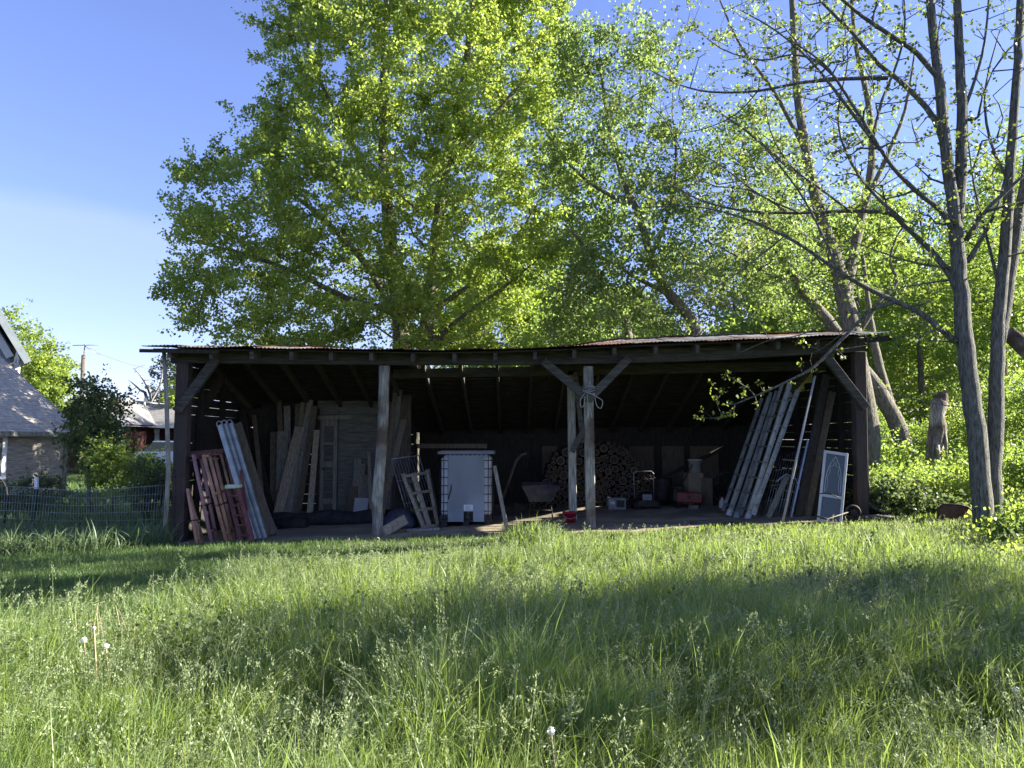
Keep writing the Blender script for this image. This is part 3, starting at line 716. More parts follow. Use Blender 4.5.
m_ = MB(); m_.box((cx, TY - .02, tz1 - .012), (tw + .05, .05, .05)); m_.box((cx, TY + 1.06, tz1 - .012), (tw + .05, .05, .05)); m_.box((tx0 - .01, TY + .52, tz1 - .012), (.05, 1.02, .045)); m_.box((tx1 + .01, TY + .52, tz1 - .012), (.05, 1.02, .045))
m_.box((cx, TY + .52, tz1 + .005), (tw, .14, .03)); m_.build('top_rim', M['greymetal'], t)
pz0, pz1 = at(0, 521.5, TY).z, at(0, 455.5, TY).z; px0, px1 = at(451, 0, TY).x, at(485.5, 0, TY).x
hole0, hole1, hz = at(466, 0, TY).x, at(475, 0, TY).x, at(0, 511.5, TY).z
m_ = MB(); m_.box(((px0 + px1) / 2, TY - .034, (hz + pz1) / 2), (px1 - px0, .02, pz1 - hz), bev=.004)
m_.box(((px0 + hole0) / 2, TY - .034, (pz0 + hz) / 2), (hole0 - px0, .0205, hz - pz0)); m_.box(((px1 + hole1) / 2, TY - .034, (pz0 + hz) / 2), (px1 - hole1, .0205, hz - pz0))
fp = m_.build('front_panel', M['totepanel'], t)
m_ = MB(); zl0, zl1 = at(0, 510.3, TY).z, at(0, 504.5, TY).z; m_.box(((at(466, 0, TY).x + at(475, 0, TY).x) / 2, TY - .046, (zl0 + zl1) / 2), (.165, .003, zl1 - zl0)); lb = m_.build('label_plate', M['label'], fp)
m_ = MB()
for q in range(5): m_.box(((at(466, 0, TY).x + at(475, 0, TY).x) / 2 - .015 * (q % 2), TY - .0485, zl0 + .02 + q * .016), (.12 - .03 * (q % 2), .002, .004))
m_.build('print_line', M['black'], fp)
m_ = MB(); m_.box(((hole0 + hole1) / 2, TY + .01, (pz0 + hz) / 2), (hole1 - hole0, .03, hz - pz0)); m_.build('valve_recess', M['black'], t)
m_ = MB(); m_.tube([((hole0 + hole1) / 2, TY + .02, pz0 + .09), ((hole0 + hole1) / 2, TY - .07, pz0 + .09)], .05, 12); v = m_.build('valve', M['black'], t)
MB().box(((hole0 + hole1) / 2 + .02, TY - .05, pz0 + .16), (.12, .02, .02)).build('valve_handle', M['iron'], v)
m_ = MB(); m_.box((cx, TY + .52, tb + .12), (tw, 1.04, .03))
m_.box((tx0 + .08, TY + .01, pz0 + .07), (.14, .03, .1), mi=0); m_.box((tx1 - .08, TY + .01, pz0 + .07), (.14, .03, .1))
for X in (tx0 + .09, cx, tx1 - .09):
    for yy in (TY + .08, TY + .52, TY + .96): m_.box((X, yy, tb + .055), (.12, .12, .11))
    m_.box((X, TY + .52, tb + .012), (.13, 1.04, .02))
m_.build('pallet', M['black'], t)
m_ = MB(); m_.tube([at(451.5, 483, TY - .03), at(451, 490, TY - .05), at(449, 496, TY - .05), at(448.5, 500, TY - .03)], .012, 6); m_.build('hose', M['black'], t)
board(506.5, 14.15, (494.5, 466), 14.35, .07, .06, M['lumber2'], 'board', 'narrow pale board leaning against the right side of the tote', None)

# old plow with curved handles
t = thing('hand_plow', on(508, 16.2), 'old hand plow with curved wooden handles behind the tote', 'plow')
for Y in (16.1, 16.5):
    MB().tube([on(500, Y, .25), at(505, 492, Y), at(511, 475, Y), at(516, 461, Y), at(521, 455, Y), at(527, 453.5, Y)], [.035, .034, .032, .03, .027, .024], 8).build('handle', M['lumber3'], t)
MB().beam(on(500, 16.3, .25), on(519, 16.1, .22), .09, .08).build('plow_beam', M['darkwood'], t)
m_ = MB(); m_.prism([on(512, 16.05, .02), on(522, 16.05, .02), on(523, 16.05, .22), on(515, 16.05, .3)], (0, .03, .0)); m_.build('plowshare', M['iron'], t)
MB().beam(on(502, 16.3, 0), on(502, 16.3, .28), .06, .06).build('foot', M['iron'], t)
MB().tube([at(506.5, 490, 16.1), at(506.5, 490, 16.5)], .016, 6).build('cross_rod', M['darkwood'], t)

# wheelbarrow
t = thing('wheelbarrow', on(540, 15.6), 'dark steel wheelbarrow standing between the tote and the inner post', 'wheelbarrow')
bx = on(540, 15.6).x; gb = on(540, 15.6).z
m_ = MB(); rim = [(-.39, -.3), (.39, -.3), (.34, .75), (-.34, .75)]; bot = [(-.21, -.12), (.21, -.12), (.17, .42), (-.17, .42)]
V = [(bx + x, 15.6 + y, gb + .66) for x, y in rim] + [(bx + x, 15.6 + y, gb + .33) for x, y in bot]
m_.add(V, [(0, 1, 5, 4), (1, 2, 6, 5), (2, 3, 7, 6), (3, 0, 4, 7), (4, 5, 6, 7)])
V2 = [(bx + x * .96, 15.6 + y * .96 + .01, gb + .662) for x, y in rim] + [(bx + x * .95, 15.6 + y * .95 + .01, gb + .345) for x, y in bot]
m_.add(V2, [(4, 5, 1, 0), (5, 6, 2, 1), (6, 7, 3, 2), (7, 4, 0, 3), (7, 6, 5, 4)])
m_.tube([(bx + x, 15.6 + y, gb + .66) for x, y in rim], .014, 6, closed=True); m_.build('tub', M['tub'], t)
for s in (-1, 1):
    MB().tube([(bx + s * .24, 15.2, gb + .42), (bx + s * .2, 15.7, gb + .31), (bx + s * .08, 16.45, gb + .2)], .02, 7).build('handle', M['lumber3'], t)
    MB().tube([(bx + s * .2, 15.55, gb + .32), (bx + s * .24, 15.5, gb + .02)], .016, 6).build('leg', M['iron'], t)
MB().tube([(bx - .22, 15.52, gb + .16), (bx + .22, 15.52, gb + .16)], .014, 6).build('stretcher', M['iron'], t)
m_ = MB(); m_.lathe((bx - .04, 16.45, gb + .19), [(.06, 0), (.19, .0), (.19, .08), (.06, .08)], 18, (1, 0, 0)); m_.build('wheel', M['tyre'], t)
# red bucket
p = on(569, 14.3)
t = thing('bucket', p, 'small red plastic bucket on the dirt beside the inner post', 'bucket')
m_ = MB(); m_.lathe(p, [(.10, 0), (.125, .2), (.135, .2), (.137, .225), (.12, .225), (.095, .02)], 20, cap=True); m_.build('body', M['bucketred'], t)
m_ = MB(); m_.tube([p + Vector((.13 * math.cos(a), -.02, .21 - .10 * math.sin(a))) + Vector((0, -.115 * math.sin(a), 0)) for a in [q * math.pi / 8 for q in range(9)]], .005, 5); m_.build('bail', M['galv'], t)

# log stack : settle circles
rg = random.Random(11)
LY = 17.55
def top_prof(x): return lin([(.45, .3), (.75, .85), (1.0, 1.30), (1.3, 1.48), (2.2, 1.55), (2.6, 1.42), (2.9, 1.1), (3.2, .8), (3.5, .28)], x)
circ = []
def fits(x, z, r):
    for (a, b, c) in circ:
        if (a - x) ** 2 + (b - z) ** 2 < (c + r - 1e-4) ** 2: return False
    return True
X0, X1 = .42, 3.5
fl = lambda x: gz(x, LY) + .02
tries = 0
while len(circ) < 235 and tries < 330:
    tries += 1
    r = rg.choice([.042, .05, .055, .06, .065, .045]) if rg.random() < .80 else rg.uniform(.08, .125)
    best = None
    big = r > .078
    for _ in range(3):
        x = rg.uniform(X0 + r, X1 - r); z = fl(x) + r
        if fits(x, z, r) and (best is None or z < best[1]): best = (x, z)
    n = len(circ)
    for i in range(n):
        a = circ[i]
        for j in range(i + 1, n):
            b = circ[j]; dx, dz = b[0] - a[0], b[1] - a[1]; d = math.hypot(dx, dz)
            ra, rb = a[2] + r, b[2] + r
            if d > ra + rb or d < 1e-6: continue
            l = (ra * ra - rb * rb + d * d) / (2 * d); h2 = ra * ra - l * l
            if h2 < 0: continue
            h = math.sqrt(h2)
            for s in (1, -1):
                x = a[0] + l * dx / d - s * h * dz / d; z = a[1] + l * dz / d + s * h * dx / d
                if z < max(min(a[1], b[1]), fl(x) + r - .001): continue
                if not (X0 + r < x < X1 - r) or z + r > top_prof(x): continue
                if min(a[0], b[0]) > x or max(a[0], b[0]) < x: continue
                zz = z + (.0 if not big else -.25 if x < 1.6 else 0)
                if best is not None and zz >= best[1] - .0: continue
                if fits(x, z, r): best = (x, z)
    if best is None: continue
    circ.append((best[0], best[1], r))
def log_mesh(r, ln, seed):
    q = random.Random(seed); n = 12; m_ = MB()
    k = [r * q.uniform(.95, 1.0) for _ in range(n)]
    hr = q.uniform(.55, .74)
    V = []
    for (f, y) in ((hr, 0), (.9, 0), (1, .012), (1, ln), (.0, ln)):
        for a in range(n): V.append((k[a] * f * math.cos(2 * math.pi * a / n), y, k[a] * f * math.sin(2 * math.pi * a / n)))
    m_.add([(0, .006, 0)] + V[:n], [(0, 1 + (a + 1) % n, 1 + a)[::-1] for a in range(n)], 2)
    m_.add(V, [(i * n + a, i * n + (a + 1) % n, (i + 1) * n + (a + 1) % n, (i + 1) * n + a) for i in (0,) for a in range(n)], 1)
    m_.add(V, [(i * n + a, i * n + (a + 1) % n, (i + 1) * n + (a + 1) % n, (i + 1) * n + a) for i in (1, 2, 3) for a in range(n)], 0, True)
    return m_
protos = []
for i in range(7):
    o = log_mesh(1.0, 1.0, i).build('log', [M['logbark'], M['sap'], M['heart']]); protos.append(o)
for i, (x, z, r) in enumerate(circ):
    o = protos[i] if i < 7 else protos[i % 7].copy()
    if i >= 7: COL.objects.link(o)
    ln = rg.uniform(1.1, 1.35)
    o.location = (x, LY + rg.uniform(-.05, .05), z); o.scale = (r, ln, r); o.rotation_euler = (0, rg.uniform(0, 6.28), 0)
    if r > .078: tag(o, 'thick round log with a pale rim among the slimmer logs of the woodpile', 'log', 'logs stacked against the back wall')
    else: tag(o, 'slim round log with a pale rim and dark heart packed in the woodpile', 'log', 'logs stacked against the back wall')

# small appliance, mower, boxes, red machine
p = on(616, 16.5); t = thing('metal_box', p, 'small grey metal box with a dark front panel before the woodpile', 'box')
MB().box(p + Vector((0, .15, .145)), (.38, .3, .25), bev=.015).build('body', M['greymetal'], t)
MB().box(p + Vector((.07, -.004, .15)), (.17, .012, .15)).build('front_panel', M['black'], t)
m_ = MB(); m_.box(p + Vector((-.1, -.004, .17)), (.09, .01, .06)); m_.build('plate', M['whiteplastic'], t)
m_ = MB()
for s in (-.15, .15): m_.box(p + Vector((s, .15, .01)), (.04, .25, .02))
m_.build('foot', M['black'], t)
p = on(646, 16.4); t = thing('lawn_mower', p, 'old dark push mower with its handle folded up beside the woodpile', 'lawn mower')
m_ = MB(); m_.prism([p + Vector(q) for q in ((-.22, 0, .07), (.22, 0, .07), (.24, 0, .16), (.16, 0, .21), (-.16, 0, .21), (-.24, 0, .16))], (0, .5, 0)); m_.build('deck', M['iron'], t)
m_ = MB(); m_.lathe(p + Vector((0, .25, .21)), [(.14, 0), (.15, .1), (.11, .14), (.04, .17)], 14); m_.build('engine', M['black'], t)
MB().box(p + Vector((0, .02, .27)), (.2, .05, .13), bev=.01).build('engine_cover', M['greymetal'], t)
for sx in (-.25, .25):
    for sy in (.05, .45):
        m_ = MB(); m_.lathe(p + Vector((sx - .025, sy, .09)), [(.03, 0), (.09, 0), (.09, .05), (.03, .05)], 14, (1, 0, 0)); m_.build('wheel', M['tyre'], t)
m_ = MB(); m_.tube([p + Vector((-.2, .4, .18)), p + Vector((-.22, .45, .75)), p + Vector((-.18, .46, .8)), p + Vector((.18, .46, .8)), p + Vector((.22, .45, .75)), p + Vector((.2, .4, .18))], .012, 6); m_.build('handle', M['galv'], t)
p = on(688, 16.3); t = thing('garden_tiller', p, 'dull red garden machine with a boxy hood and tall bent handle', 'tiller')
m_ = MB(); m_.box(p + Vector((.0, .12, .24)), (.54, .28, .22), Matrix.Rotation(.04, 3, 'Y'), bev=.025); m_.build('hood', M['redpaint'], t)
m_ = MB(); m_.box(p + Vector((-.30, .1, .30)), (.10, .2, .30), bev=.02); m_.box(p + Vector((-.2, .26, .3)), (.3, .12, .36), bev=.02); m_.build('engine', M['iron'], t)
m_ = MB(); m_.box(p + Vector((-.02, -.03, .26)), (.03, .012, .07)); m_.build('latch', M['black'], t)
for sx in (-.22, .2):
    m_ = MB(); m_.lathe(p + Vector((sx - .03, .2, .13)), [(.03, 0), (.13, 0), (.13, .06), (.03, .06)], 14, (1, 0, 0)); m_.build('wheel', M['tyre'], t)
m_ = MB(); m_.tube([p + Vector((-.12, .2, .3)), p + Vector((-.1, .15, .55)), p + Vector((-.02, .1, .75)), p + Vector((.06, .06, .90)), p + Vector((.08, .05, .93))], .014, 6); m_.build('handle', M['iron'], t)
p = on(691.5, 16.1); solo(MB().box(p + Vector((.0, 0, .05)), (.17, .14, .10), Matrix.Rotation(.2, 3, 'Z'), bev=.008), 'wood_block', M['lumber2'], 'small pale block on the dirt in front of the red garden machine', 'block', p)
p = on(692, 17.0); solo(MB().box(p + Vector((0, 0, .36)), (.34, .34, .72), Matrix.Rotation(.1, 3, 'Z'), bev=.01), 'cardboard_box', M['card'], 'tall tan cardboard box standing behind the red garden machine', 'box', p)
bxp = p + Vector((.04, 0, .722))
t = thing('bucket', bxp, 'grey white bucket set on top of the tall cardboard box', 'bucket')
m_ = MB(); m_.lathe(bxp, [(.13, 0), (.15, .26), (.16, .26), (.16, .3), (.14, .3), (.12, .02)], 18); m_.build('body', M['whiteplastic'], t)
m_ = MB(); m_.tube([bxp + Vector((.158 * math.cos(a), -.158 * abs(math.sin(a)) * .8, .24 - .1 * math.sin(a))) for a in [q * math.pi / 8 for q in range(9)]], .005, 5); m_.build('bail', M['iron'], t)
p = on(706, 16.8); solo(MB().box(p + Vector((.0, 0, .31)), (.22, .3, .62), Matrix.Rotation(-.3, 3, 'Z'), bev=.008), 'cardboard_box', M['lumber3'], 'narrow brown box turned aslant right of the red garden machine', 'box', p)
p = on(661, 17.3); solo(MB().lathe(p, [(.2, 0), (.21, .3), (.2, .31), (.21, .6), (.19, .62), (.19, .0)], 18), 'drum', M['iron'], 'dark metal drum standing left of the tall cardboard box', 'drum', p)
p = on(726, 16.8); t = thing('wheel_rim', p, 'dark spoked machine wheel standing in the shadow left of the ladders', 'wheel')
m_ = MB(); c = p + Vector((0, 0, .38)); m_.tube([c + Vector((.34 * math.cos(a), 0, .34 * math.sin(a))) for a in [q * math.pi / 12 for q in range(24)]], .035, 8, closed=True); m_.build('tyre', M['tyre'], t)
m_ = MB()
for q in range(10):
    a = q * math.pi / 5; m_.tube([c, c + Vector((.32 * math.cos(a), 0, .32 * math.sin(a)))], .008, 5)
m_.tube([c + Vector((0, -.05, 0)), c + Vector((0, .05, 0))], .04, 10); m_.build('spokes', M['iron'], t)
p = on(720, 16.2); t = thing('jug', p, 'small white plastic jug in the dark beside the ladders', 'jug')
m_ = MB(); m_.lathe(p, [(.06, 0), (.07, .02), (.07, .14), (.03, .2), (.025, .23)], 14); m_.build('body', M['whiteplastic'], t)
m_ = MB(); m_.lathe(p + Vector((0, 0, .23)), [(.028, 0), (.028, .03), (.01, .032)], 10); m_.build('cap', M['redpaint'], t)
m_ = MB(); m_.beam(at(655, 482, 17.3), at(725, 447, 18.2), .09, .05)
solo(m_, 'pole', M['darkwood'], 'dark slanting pole resting above the drum and boxes', 'pole', at(655, 482, 17.3))
board(655, 17.1, (645, 470), 18.5, .2, .03, M['darkwood'], 'board', 'dark board leaning at the right end of the woodpile')

# extension ladders at right
def ext_ladder(rails, Y, label):
    base = on(rails[0][0][0], Y)
    t = thing('extension_ladder', base, label, 'ladder', 'aluminium ladders leaning to the right')
    for (b, tp), dy in zip(rails, (0.0, .035)):
        p0 = at(b[0], b[1], Y + dy); g0 = gz(p0.x, Y); p1 = at(tp[0], tp[1], Y + .25 + dy)
        d = (p1 - p0).normalized()
        if p0.z < g0 + .05: p0 = p0 + d * ((g0 + .05 - p0.z) / d.z)
        back = Vector((0, .42 - 2 * dy, 0))
        sec = MB()
        sec.beam(p0, p1, .070, .028)
        sx = d.cross(Vector((0, -1, 0))).normalized()
        for s in (-1, 1): sec.beam(p0 + sx * s * .036 + Vector((0, -.006, 0)), p1 + sx * s * .036 + Vector((0, -.006, 0)), .012, .05)
        sec.build('rail', M['alu'], t)
        MB().beam(p0 + back, p1 + back, .06, .03).build('rail', M['alu'], t)
        ln = (p1 - p0).length; q = .14
        while q < ln - .1:
            c = p0 + d * q
            r_ = MB().tube([c + Vector((0, .01, 0)), c + back], .017, 6)
            for s in (-.013, .013): r_.tube([c + sx * s + Vector((0, -.019, 0)), c + sx * s + Vector((0, .011, 0))], .0105, 7, mi=1)
            r_.build('rung', [M['alu'], M['black']], t)
            q += .305
        MB().beam(p0 - d * .05, p0 + d * .06, .1, .06).build('foot', M['galv'], t)
ext_ladder([((729, 513), (769, 397)), ((735.5, 517), (777, 391))], 14.35, 'aluminium extension ladder leaning right, the left one of two')
ext_ladder([((747, 519), (790, 382)), ((753.5, 512), (797, 391))], 13.95, 'aluminium extension ladder leaning right, the taller right one of two')
# poles and rack at right
G4 = 'poles leaning at the right end of the shed'
m_ = MB(); m_.tube([on(779, 13.25, .02), at(815, 376, 13.5)], .022, 8); 
solo(m_, 'pole', M['whiteplastic'], 'slim whitish pole slanting from the ground up to the low leafy branch', 'pole', on(779, 13.25), G4)
m_ = MB(); m_.tube([on(787, 13.5, .02), at(808, 440, 13.75)], .018, 8)
solo(m_, 'pipe', noise_mat('blue grey pipe', (.16, .20, .30), (.24, .29, .4), 6), 'short bluish pipe leaning just right of the whitish pole', 'pipe', on(787, 13.5), G4)
board(795, 13.7, (826, 375), 14.2, .14, .06, M['darkwood'], 'board', 'long dark plank leaning right behind the bluish pipe', G4)
board(803, 13.8, (832, 392), 14.3, .13, .05, M['lumber3'], 'board', 'brown plank leaning right in front of the end wall boards', G4)
board(811, 13.9, (818, 395), 14.5, .12, .05, M['darkwood'], 'board', 'upright dark plank behind the glazed door at the end wall', G4)
t = thing('wire_gate', on(775, 14.2), 'dark wire gate panel leaning between the ladders and the poles', 'gate')
bl, br, tl, tr = on(758, 14.3, .02), on(789, 14.3, .02), at(778, 456, 14.7), at(806, 450, 14.7)
grid_panel(bl, br, tl, tr, 11, 4, .006, M['galv'], t, 'wire_grid')
m_ = MB(); m_.tube([bl, br, tr, tl], .016, 6, closed=True); m_.build('gate_frame', M['iron'], t)
board(765, 13.95, (787, 476), 14.2, .1, .03, M['lumber2'], 'board', 'short grey board slanting in front of the wire gate panel', G4)
m_ = MB(); m_.tube([at(776, 482, 14.1), at(786, 474, 14.15), at(796, 479, 14.1), at(800, 490, 14.0)], .015, 6)
solo(m_, 'bent_bar', M['galv'], 'bent metal bar hooked over the wire gate panel', 'bar', at(786, 474, 14.15))
# glazed storm door panel
p0 = on(825, 13.05, .0); t = thing('storm_window', p0, 'narrow glazed storm window panel leaning by the right corner post', 'window')
up = (at(836, 452, 13.4) - p0); hgt = up.length; up.normalize(); sx = Vector((1, -.25, 0)); sx = (sx - up * sx.dot(up)).normalized(); nn = sx.cross(up)
w2 = .175
R = Matrix((sx, -nn, up)).transposed()
m_ = MB(); c = p0 + up * (hgt / 2)
for s in (-1, 1): m_.box(c + sx * s * w2, (.045, .035, hgt), R, bev=.004)
for f in (.02, .37, .98): m_.box(p0 + up * (hgt * f) , (2 * w2 - .045, .03, .05), R)
m_.build('frame', M['whiteplastic'], t)
MB().box(c, (2 * w2 - .04, .008, hgt - .06), R).build('pane', M['glass'], t)
m_ = MB(); fr = nn * (.007 if nn.y < 0 else -.007)
def wp(u, v): return p0 + sx * (u * w2) + up * (v * hgt) + fr
for s in (-1, 1):
    m_.tube(smooth([wp(.72 * s, .41), wp(.70 * s, .6), wp(.60 * s, .72), wp(.34 * s, .84), wp(0, .93)]), .005, 5)
    m_.tube(smooth([wp(.58 * s, .43), wp(.50 * s, .56), wp(.54 * s, .64), wp(.36 * s, .70), wp(.40 * s, .78), wp(.12 * s, .80), wp(.10 * s, .87)]), .0035, 5)
m_.build('etched_border', M['whiteplastic'], t)
m_ = MB(); m_.tube([wp(-1.1, .38) + fr * 3, wp(-.2, .40) + fr * 5, wp(.7, .36) + fr * 4], .008, 5); m_.build('rod', M['iron'], t)
# wheel hub implement
p = on(849, 13.1, .16); t = thing('cultivator_wheel', p - Vector((0, 0, .16)), 'small iron implement wheel with a shaft at the right corner post', 'wheel')
m_ = MB(); m_.tube([p + Vector((.12 * math.cos(a), 0, .12 * math.sin(a))) for a in [q * math.pi / 9 for q in range(18)]], .02, 7, closed=True); m_.tube([p + Vector((-.0, -.04, 0)), p + Vector((0, .04, 0))], .05, 10); m_.build('wheel', M['iron'], t)
m_ = MB(); m_.tube([p + Vector((-.05, .0, .02)), at(828, 519, 12.95), at(816, 516, 12.9)], .016, 6); m_.build('shaft', M['iron'], t)

# ------------------------------------------------------------------ trees
def leaves(centers, n, spread, size, seed, mat, name, parent, cl_t=None, squash=.75, droop=.25, off=(0, 0, 0), jit=.4, aspect=.42, axis=None, twigs=0):
    r = np.random.default_rng(seed); C = np.asarray(centers); Mc = len(C)
    n_ = np.maximum(1, (n * (1 + jit * r.standard_normal(Mc))).astype(int)); N = int(n_.sum())
    idx = np.repeat(np.arange(Mc), n_)
    g = r.standard_normal((N, 3)); gl = np.linalg.norm(g, axis=1)[:, None]; g *= (1.75 * r.uniform(0, 1, (N, 1)) ** .45) / gl; g *= spread; g[:, 2] *= squash
    if twigs:
        td = r.standard_normal((Mc, twigs, 3)); td[:, :, 2] = td[:, :, 2] * .7 + .4
        td /= np.linalg.norm(td, axis=2)[:, :, None]; tl = r.uniform(.7, 1.5, (Mc, twigs, 1)); td *= tl
        tw = r.integers(0, twigs, N); u = r.uniform(.1, 1, (N, 1)) ** .8
        g = td[idx, tw] * u * spread * 1.7 + r.standard_normal((N, 3)) * spread * .20; g[:, 2] *= squash + .2
        p = C[idx] + g
    else: p = C[idx] + g
    ax = r.standard_normal((N, 3)); ax[:, 2] -= droop; ax += g / spread * .4
    if axis is not None: ax = axis[idx] + ax * .28
    ax /= np.linalg.norm(ax, axis=1)[:, None] + 1e-9
    nm = r.standard_normal((N, 3)); nm[:, 2] += .7
    sd = np.cross(ax, nm); sd /= np.linalg.norm(sd, axis=1)[:, None] + 1e-9
    nn_ = np.cross(sd, ax)
    s = size * r.uniform(.6, 1.25, N)[:, None]
    v0 = p; v2 = p + ax * s; mid = p + ax * s * .45
    v1 = mid + sd * s * aspect + nn_ * s * .14; v3 = mid - sd * s * aspect + nn_ * s * .14
    V = np.stack([v0, v1, v2, v3], 1).reshape(-1, 3)
    Q = np.arange(N * 4).reshape(N, 4)
    ct = r.uniform(0, 1, Mc) if cl_t is None else cl_t
    tint = np.clip(.55 * ct[idx] + .45 * r.uniform(0, 1, N), 0, 1)
    return np_mesh(name, V, Q, mat, parent, np.repeat(tint, 4), off=off)

def grow(stems, targets, seed, tip=.010, power=.45, bias=.7, seg=.55, wob=.06, sag=.1):
    """stems: list of (points, radii, parent_stem or None). Returns MB of wood"""
    r = np.random.default_rng(seed); mb = MB()
    pos = []; par = []; fixed = []; chains = []
    for pts, rad in stems:
        pts = [Vector(p) for p in pts]; ch = []
        prev = -1
        for a in range(len(pts) - 1):
            k = max(1, int((pts[a + 1] - pts[a]).length / seg))
            for q in range(k):
                f = q / k
                p = pts[a].lerp(pts[a + 1], f)
                if a or q: p = p + Vector(r.normal(0, 1, 3)) * min(wob * .3, rad[a] * .07)
                pos.append(np.array(p)); par.append(prev); fixed.append(rad[a] * (1 - f) + rad[a + 1] * f); prev = len(pos) - 1; ch.append(prev)
        pos.append(np.array(pts[-1])); par.append(prev); fixed.append(rad[-1]); ch.append(len(pos) - 1)
        chains.append(ch)
    nfix = len(pos)
    P = np.zeros((nfix + len(targets) * 14 + 10, 3)); P[:nfix] = pos; n = nfix
    par = list(par); childchains = []
    T = np.asarray(targets)
    if len(T):
        d0 = np.min(np.linalg.norm(T[:, None, :] - P[None, :nfix, :], axis=2), axis=1)
        for ti in np.argsort(d0):
            t = T[ti]; D = P[:n] - t; dist = np.linalg.norm(D, axis=1)
            cost = dist + bias * np.maximum(0, D[:, 2] + .15 * dist)
            b = int(np.argmin(cost)); d = dist[b]
            k = int(np.clip(d / seg, 1, 12)); ch = [b]; prev = b
            ctrl = (P[b] + t) / 2 + r.normal(0, 1, 3) * wob * d + np.array([0, 0, -sag * d])
            for q in range(1, k + 1):
                f = q / k; p = P[b] * (1 - f) ** 2 + 2 * ctrl * f * (1 - f) + t * f * f
                P[n] = p; par.append(prev); prev = n; ch.append(n); n += 1
            childchains.append(ch)
    cnt = np.zeros(n)
    for ch in childchains: cnt[ch[-1]] += 1
    for i in range(n - 1, -1, -1):
        if par[i] >= 0: cnt[par[i]] += cnt[i]
    rad = np.maximum(tip * np.maximum(cnt, 1) ** power, tip * .8)
    rad[:nfix] = fixed
    for ch in childchains:
        lim = rad[ch[0]] * .8
        for i in ch[1:]: rad[i] = min(rad[i], lim); 
        lim = min(lim, rad[ch[1]] * 1.15)
        R = [lim] + [rad[i] for i in ch[1:]]
        R[-1] *= .6
        mb.tube([P[i] for i in ch], R, 6 if R[0] > .05 else (5 if R[0] > .02 else 3), cap=False)
    for ch in chains:
        mb.tube([P[i] for i in ch], [fixed[i] for i in ch], 12 if fixed[ch[0]] > .1 else 7)
    return mb

def tree(name, label, base, stems, targets, leafset, seed, bark='bark', group=None, cat='tree', **kw):
    t = thing(name, base, label, cat, group)
    grow(stems, targets, seed, **kw).build('trunk', M[bark], t)
    for (cent, n, spread, size, mat) in leafset:
        leaves(cent, n, spread, size, seed + 1, M[mat], 'crown', t, off=tuple(base), twigs=6)
    return t
def stem(pts, Y, r0, r1, ground=True, dY=0.0):
    P = [at(x, y, Y + dY * i / max(1, len(pts) - 1)) for i, (x, y) in enumerate(pts)]
    if ground: P[0].z = gz(P[0].x, P[0].y) - .1
    Q = []
    for i in range(len(P) - 1):
        a, b, c, d = P[max(i - 1, 0)], P[i], P[i + 1], P[min(i + 2, len(P) - 1)]
        for q in range(3):
            f = q / 3; Q.append(.5 * (2 * b + (c - a) * f + (2 * a - 5 * b + 4 * c - d) * f * f + (3 * b - a - 3 * c + d) * f ** 3))
    P = Q + [P[-1]]
    if ground: P[0].z = gz(P[0].x, P[0].y) - .1
    R = [r0 + (r1 - r0) * i / (len(P) - 1) for i in range(len(P))]
    return (P, R)
def env_pts(profile, Y, n, seed, depth=.8, inner=.35, ytop=None, lump=.25):
    """profile rows (y, xl, xr): sample points in a lumpy crown volume"""
    r = np.random.default_rng(seed); out = []
    ys_ = [p[0] for p in profile]; xl = [p[1] for p in profile]; xr = [p[2] for p in profile]
    wsum = np.array([b - a for a, b in zip(xl, xr)])
    lob = [(r.uniform(0, 6.28), r.uniform(min(ys_), max(ys_)), r.uniform(.8, 1.2)) for _ in range(14)]
    while len(out) < n:
        y = r.uniform(min(ys_), max(ys_)); a, b = np.interp(y, ys_, xl), np.interp(y, ys_, xr)
        if r.uniform() > (b - a) / wsum.max(): continue
        c = (a + b) / 2; h = (b - a) / 2; ph = r.uniform(0, 6.28)
        rr_ = inner + (1 - inner) * math.sqrt(r.uniform())
        rr_ *= 1 - lump * .5 + lump * .5 * math.sin(ph * 3 + y * .05) * math.sin(y * .09 + ph)
        x = c + h * rr_ * math.cos(ph); dY = h * rr_ * math.sin(ph) * depth / F_PX * Y
        p = at(x, y, Y); q = Vector((p.x, Y + dY, p.z))
        out.append(np.array(q))
    return np.array(out)

# --- big maple behind the shed
PROF1 = [(-130, 370, 460), (-90, 330, 520), (-40, 290, 565), (0, 260, 585), (60, 250, 592), (90, 266, 590), (125, 230, 588), (165, 203, 585), (188, 200, 582), (203, 158, 580), (235, 140, 578), (262, 156, 572), (300, 162, 562), (330, 178, 545), (356, 205, 530)]
tg = env_pts(PROF1, 23.5, 1250, 1, .75, .2, lump=.15)
st = [stem([(404, 560), (402, 345), (394, 270), (388, 210), (383, 140), (384, 60), (388, -40)], 23, .30, .06),
      stem([(412, 560), (424, 350), (433, 280), (438, 215), (447, 160), (462, 90), (472, 10), (476, -60)], 23.5, .27, .05),
      stem([(402, 330), (370, 270), (330, 225), (290, 190), (262, 150)], 23, .13, .03, False, -1),
      stem([(398, 310), (350, 300), (290, 270), (230, 250), (185, 240)], 23, .11, .025, False, .5),
      stem([(430, 345), (460, 318), (500, 290), (525, 270)], 23.5, .09, .03, False, -1.2),
      stem([(432, 310), (470, 285), (505, 255), (540, 200)], 23.5, .10, .03, False, .8),
      stem([(388, 205), (350, 140), (320, 80), (300, 20)], 23, .10, .03, False, .5),
      stem([(445, 170), (490, 120), (530, 70), (550, 20)], 23.5, .10, .03, False, -.5)]
b = Vector(st[0][0][0]); b.z += .1
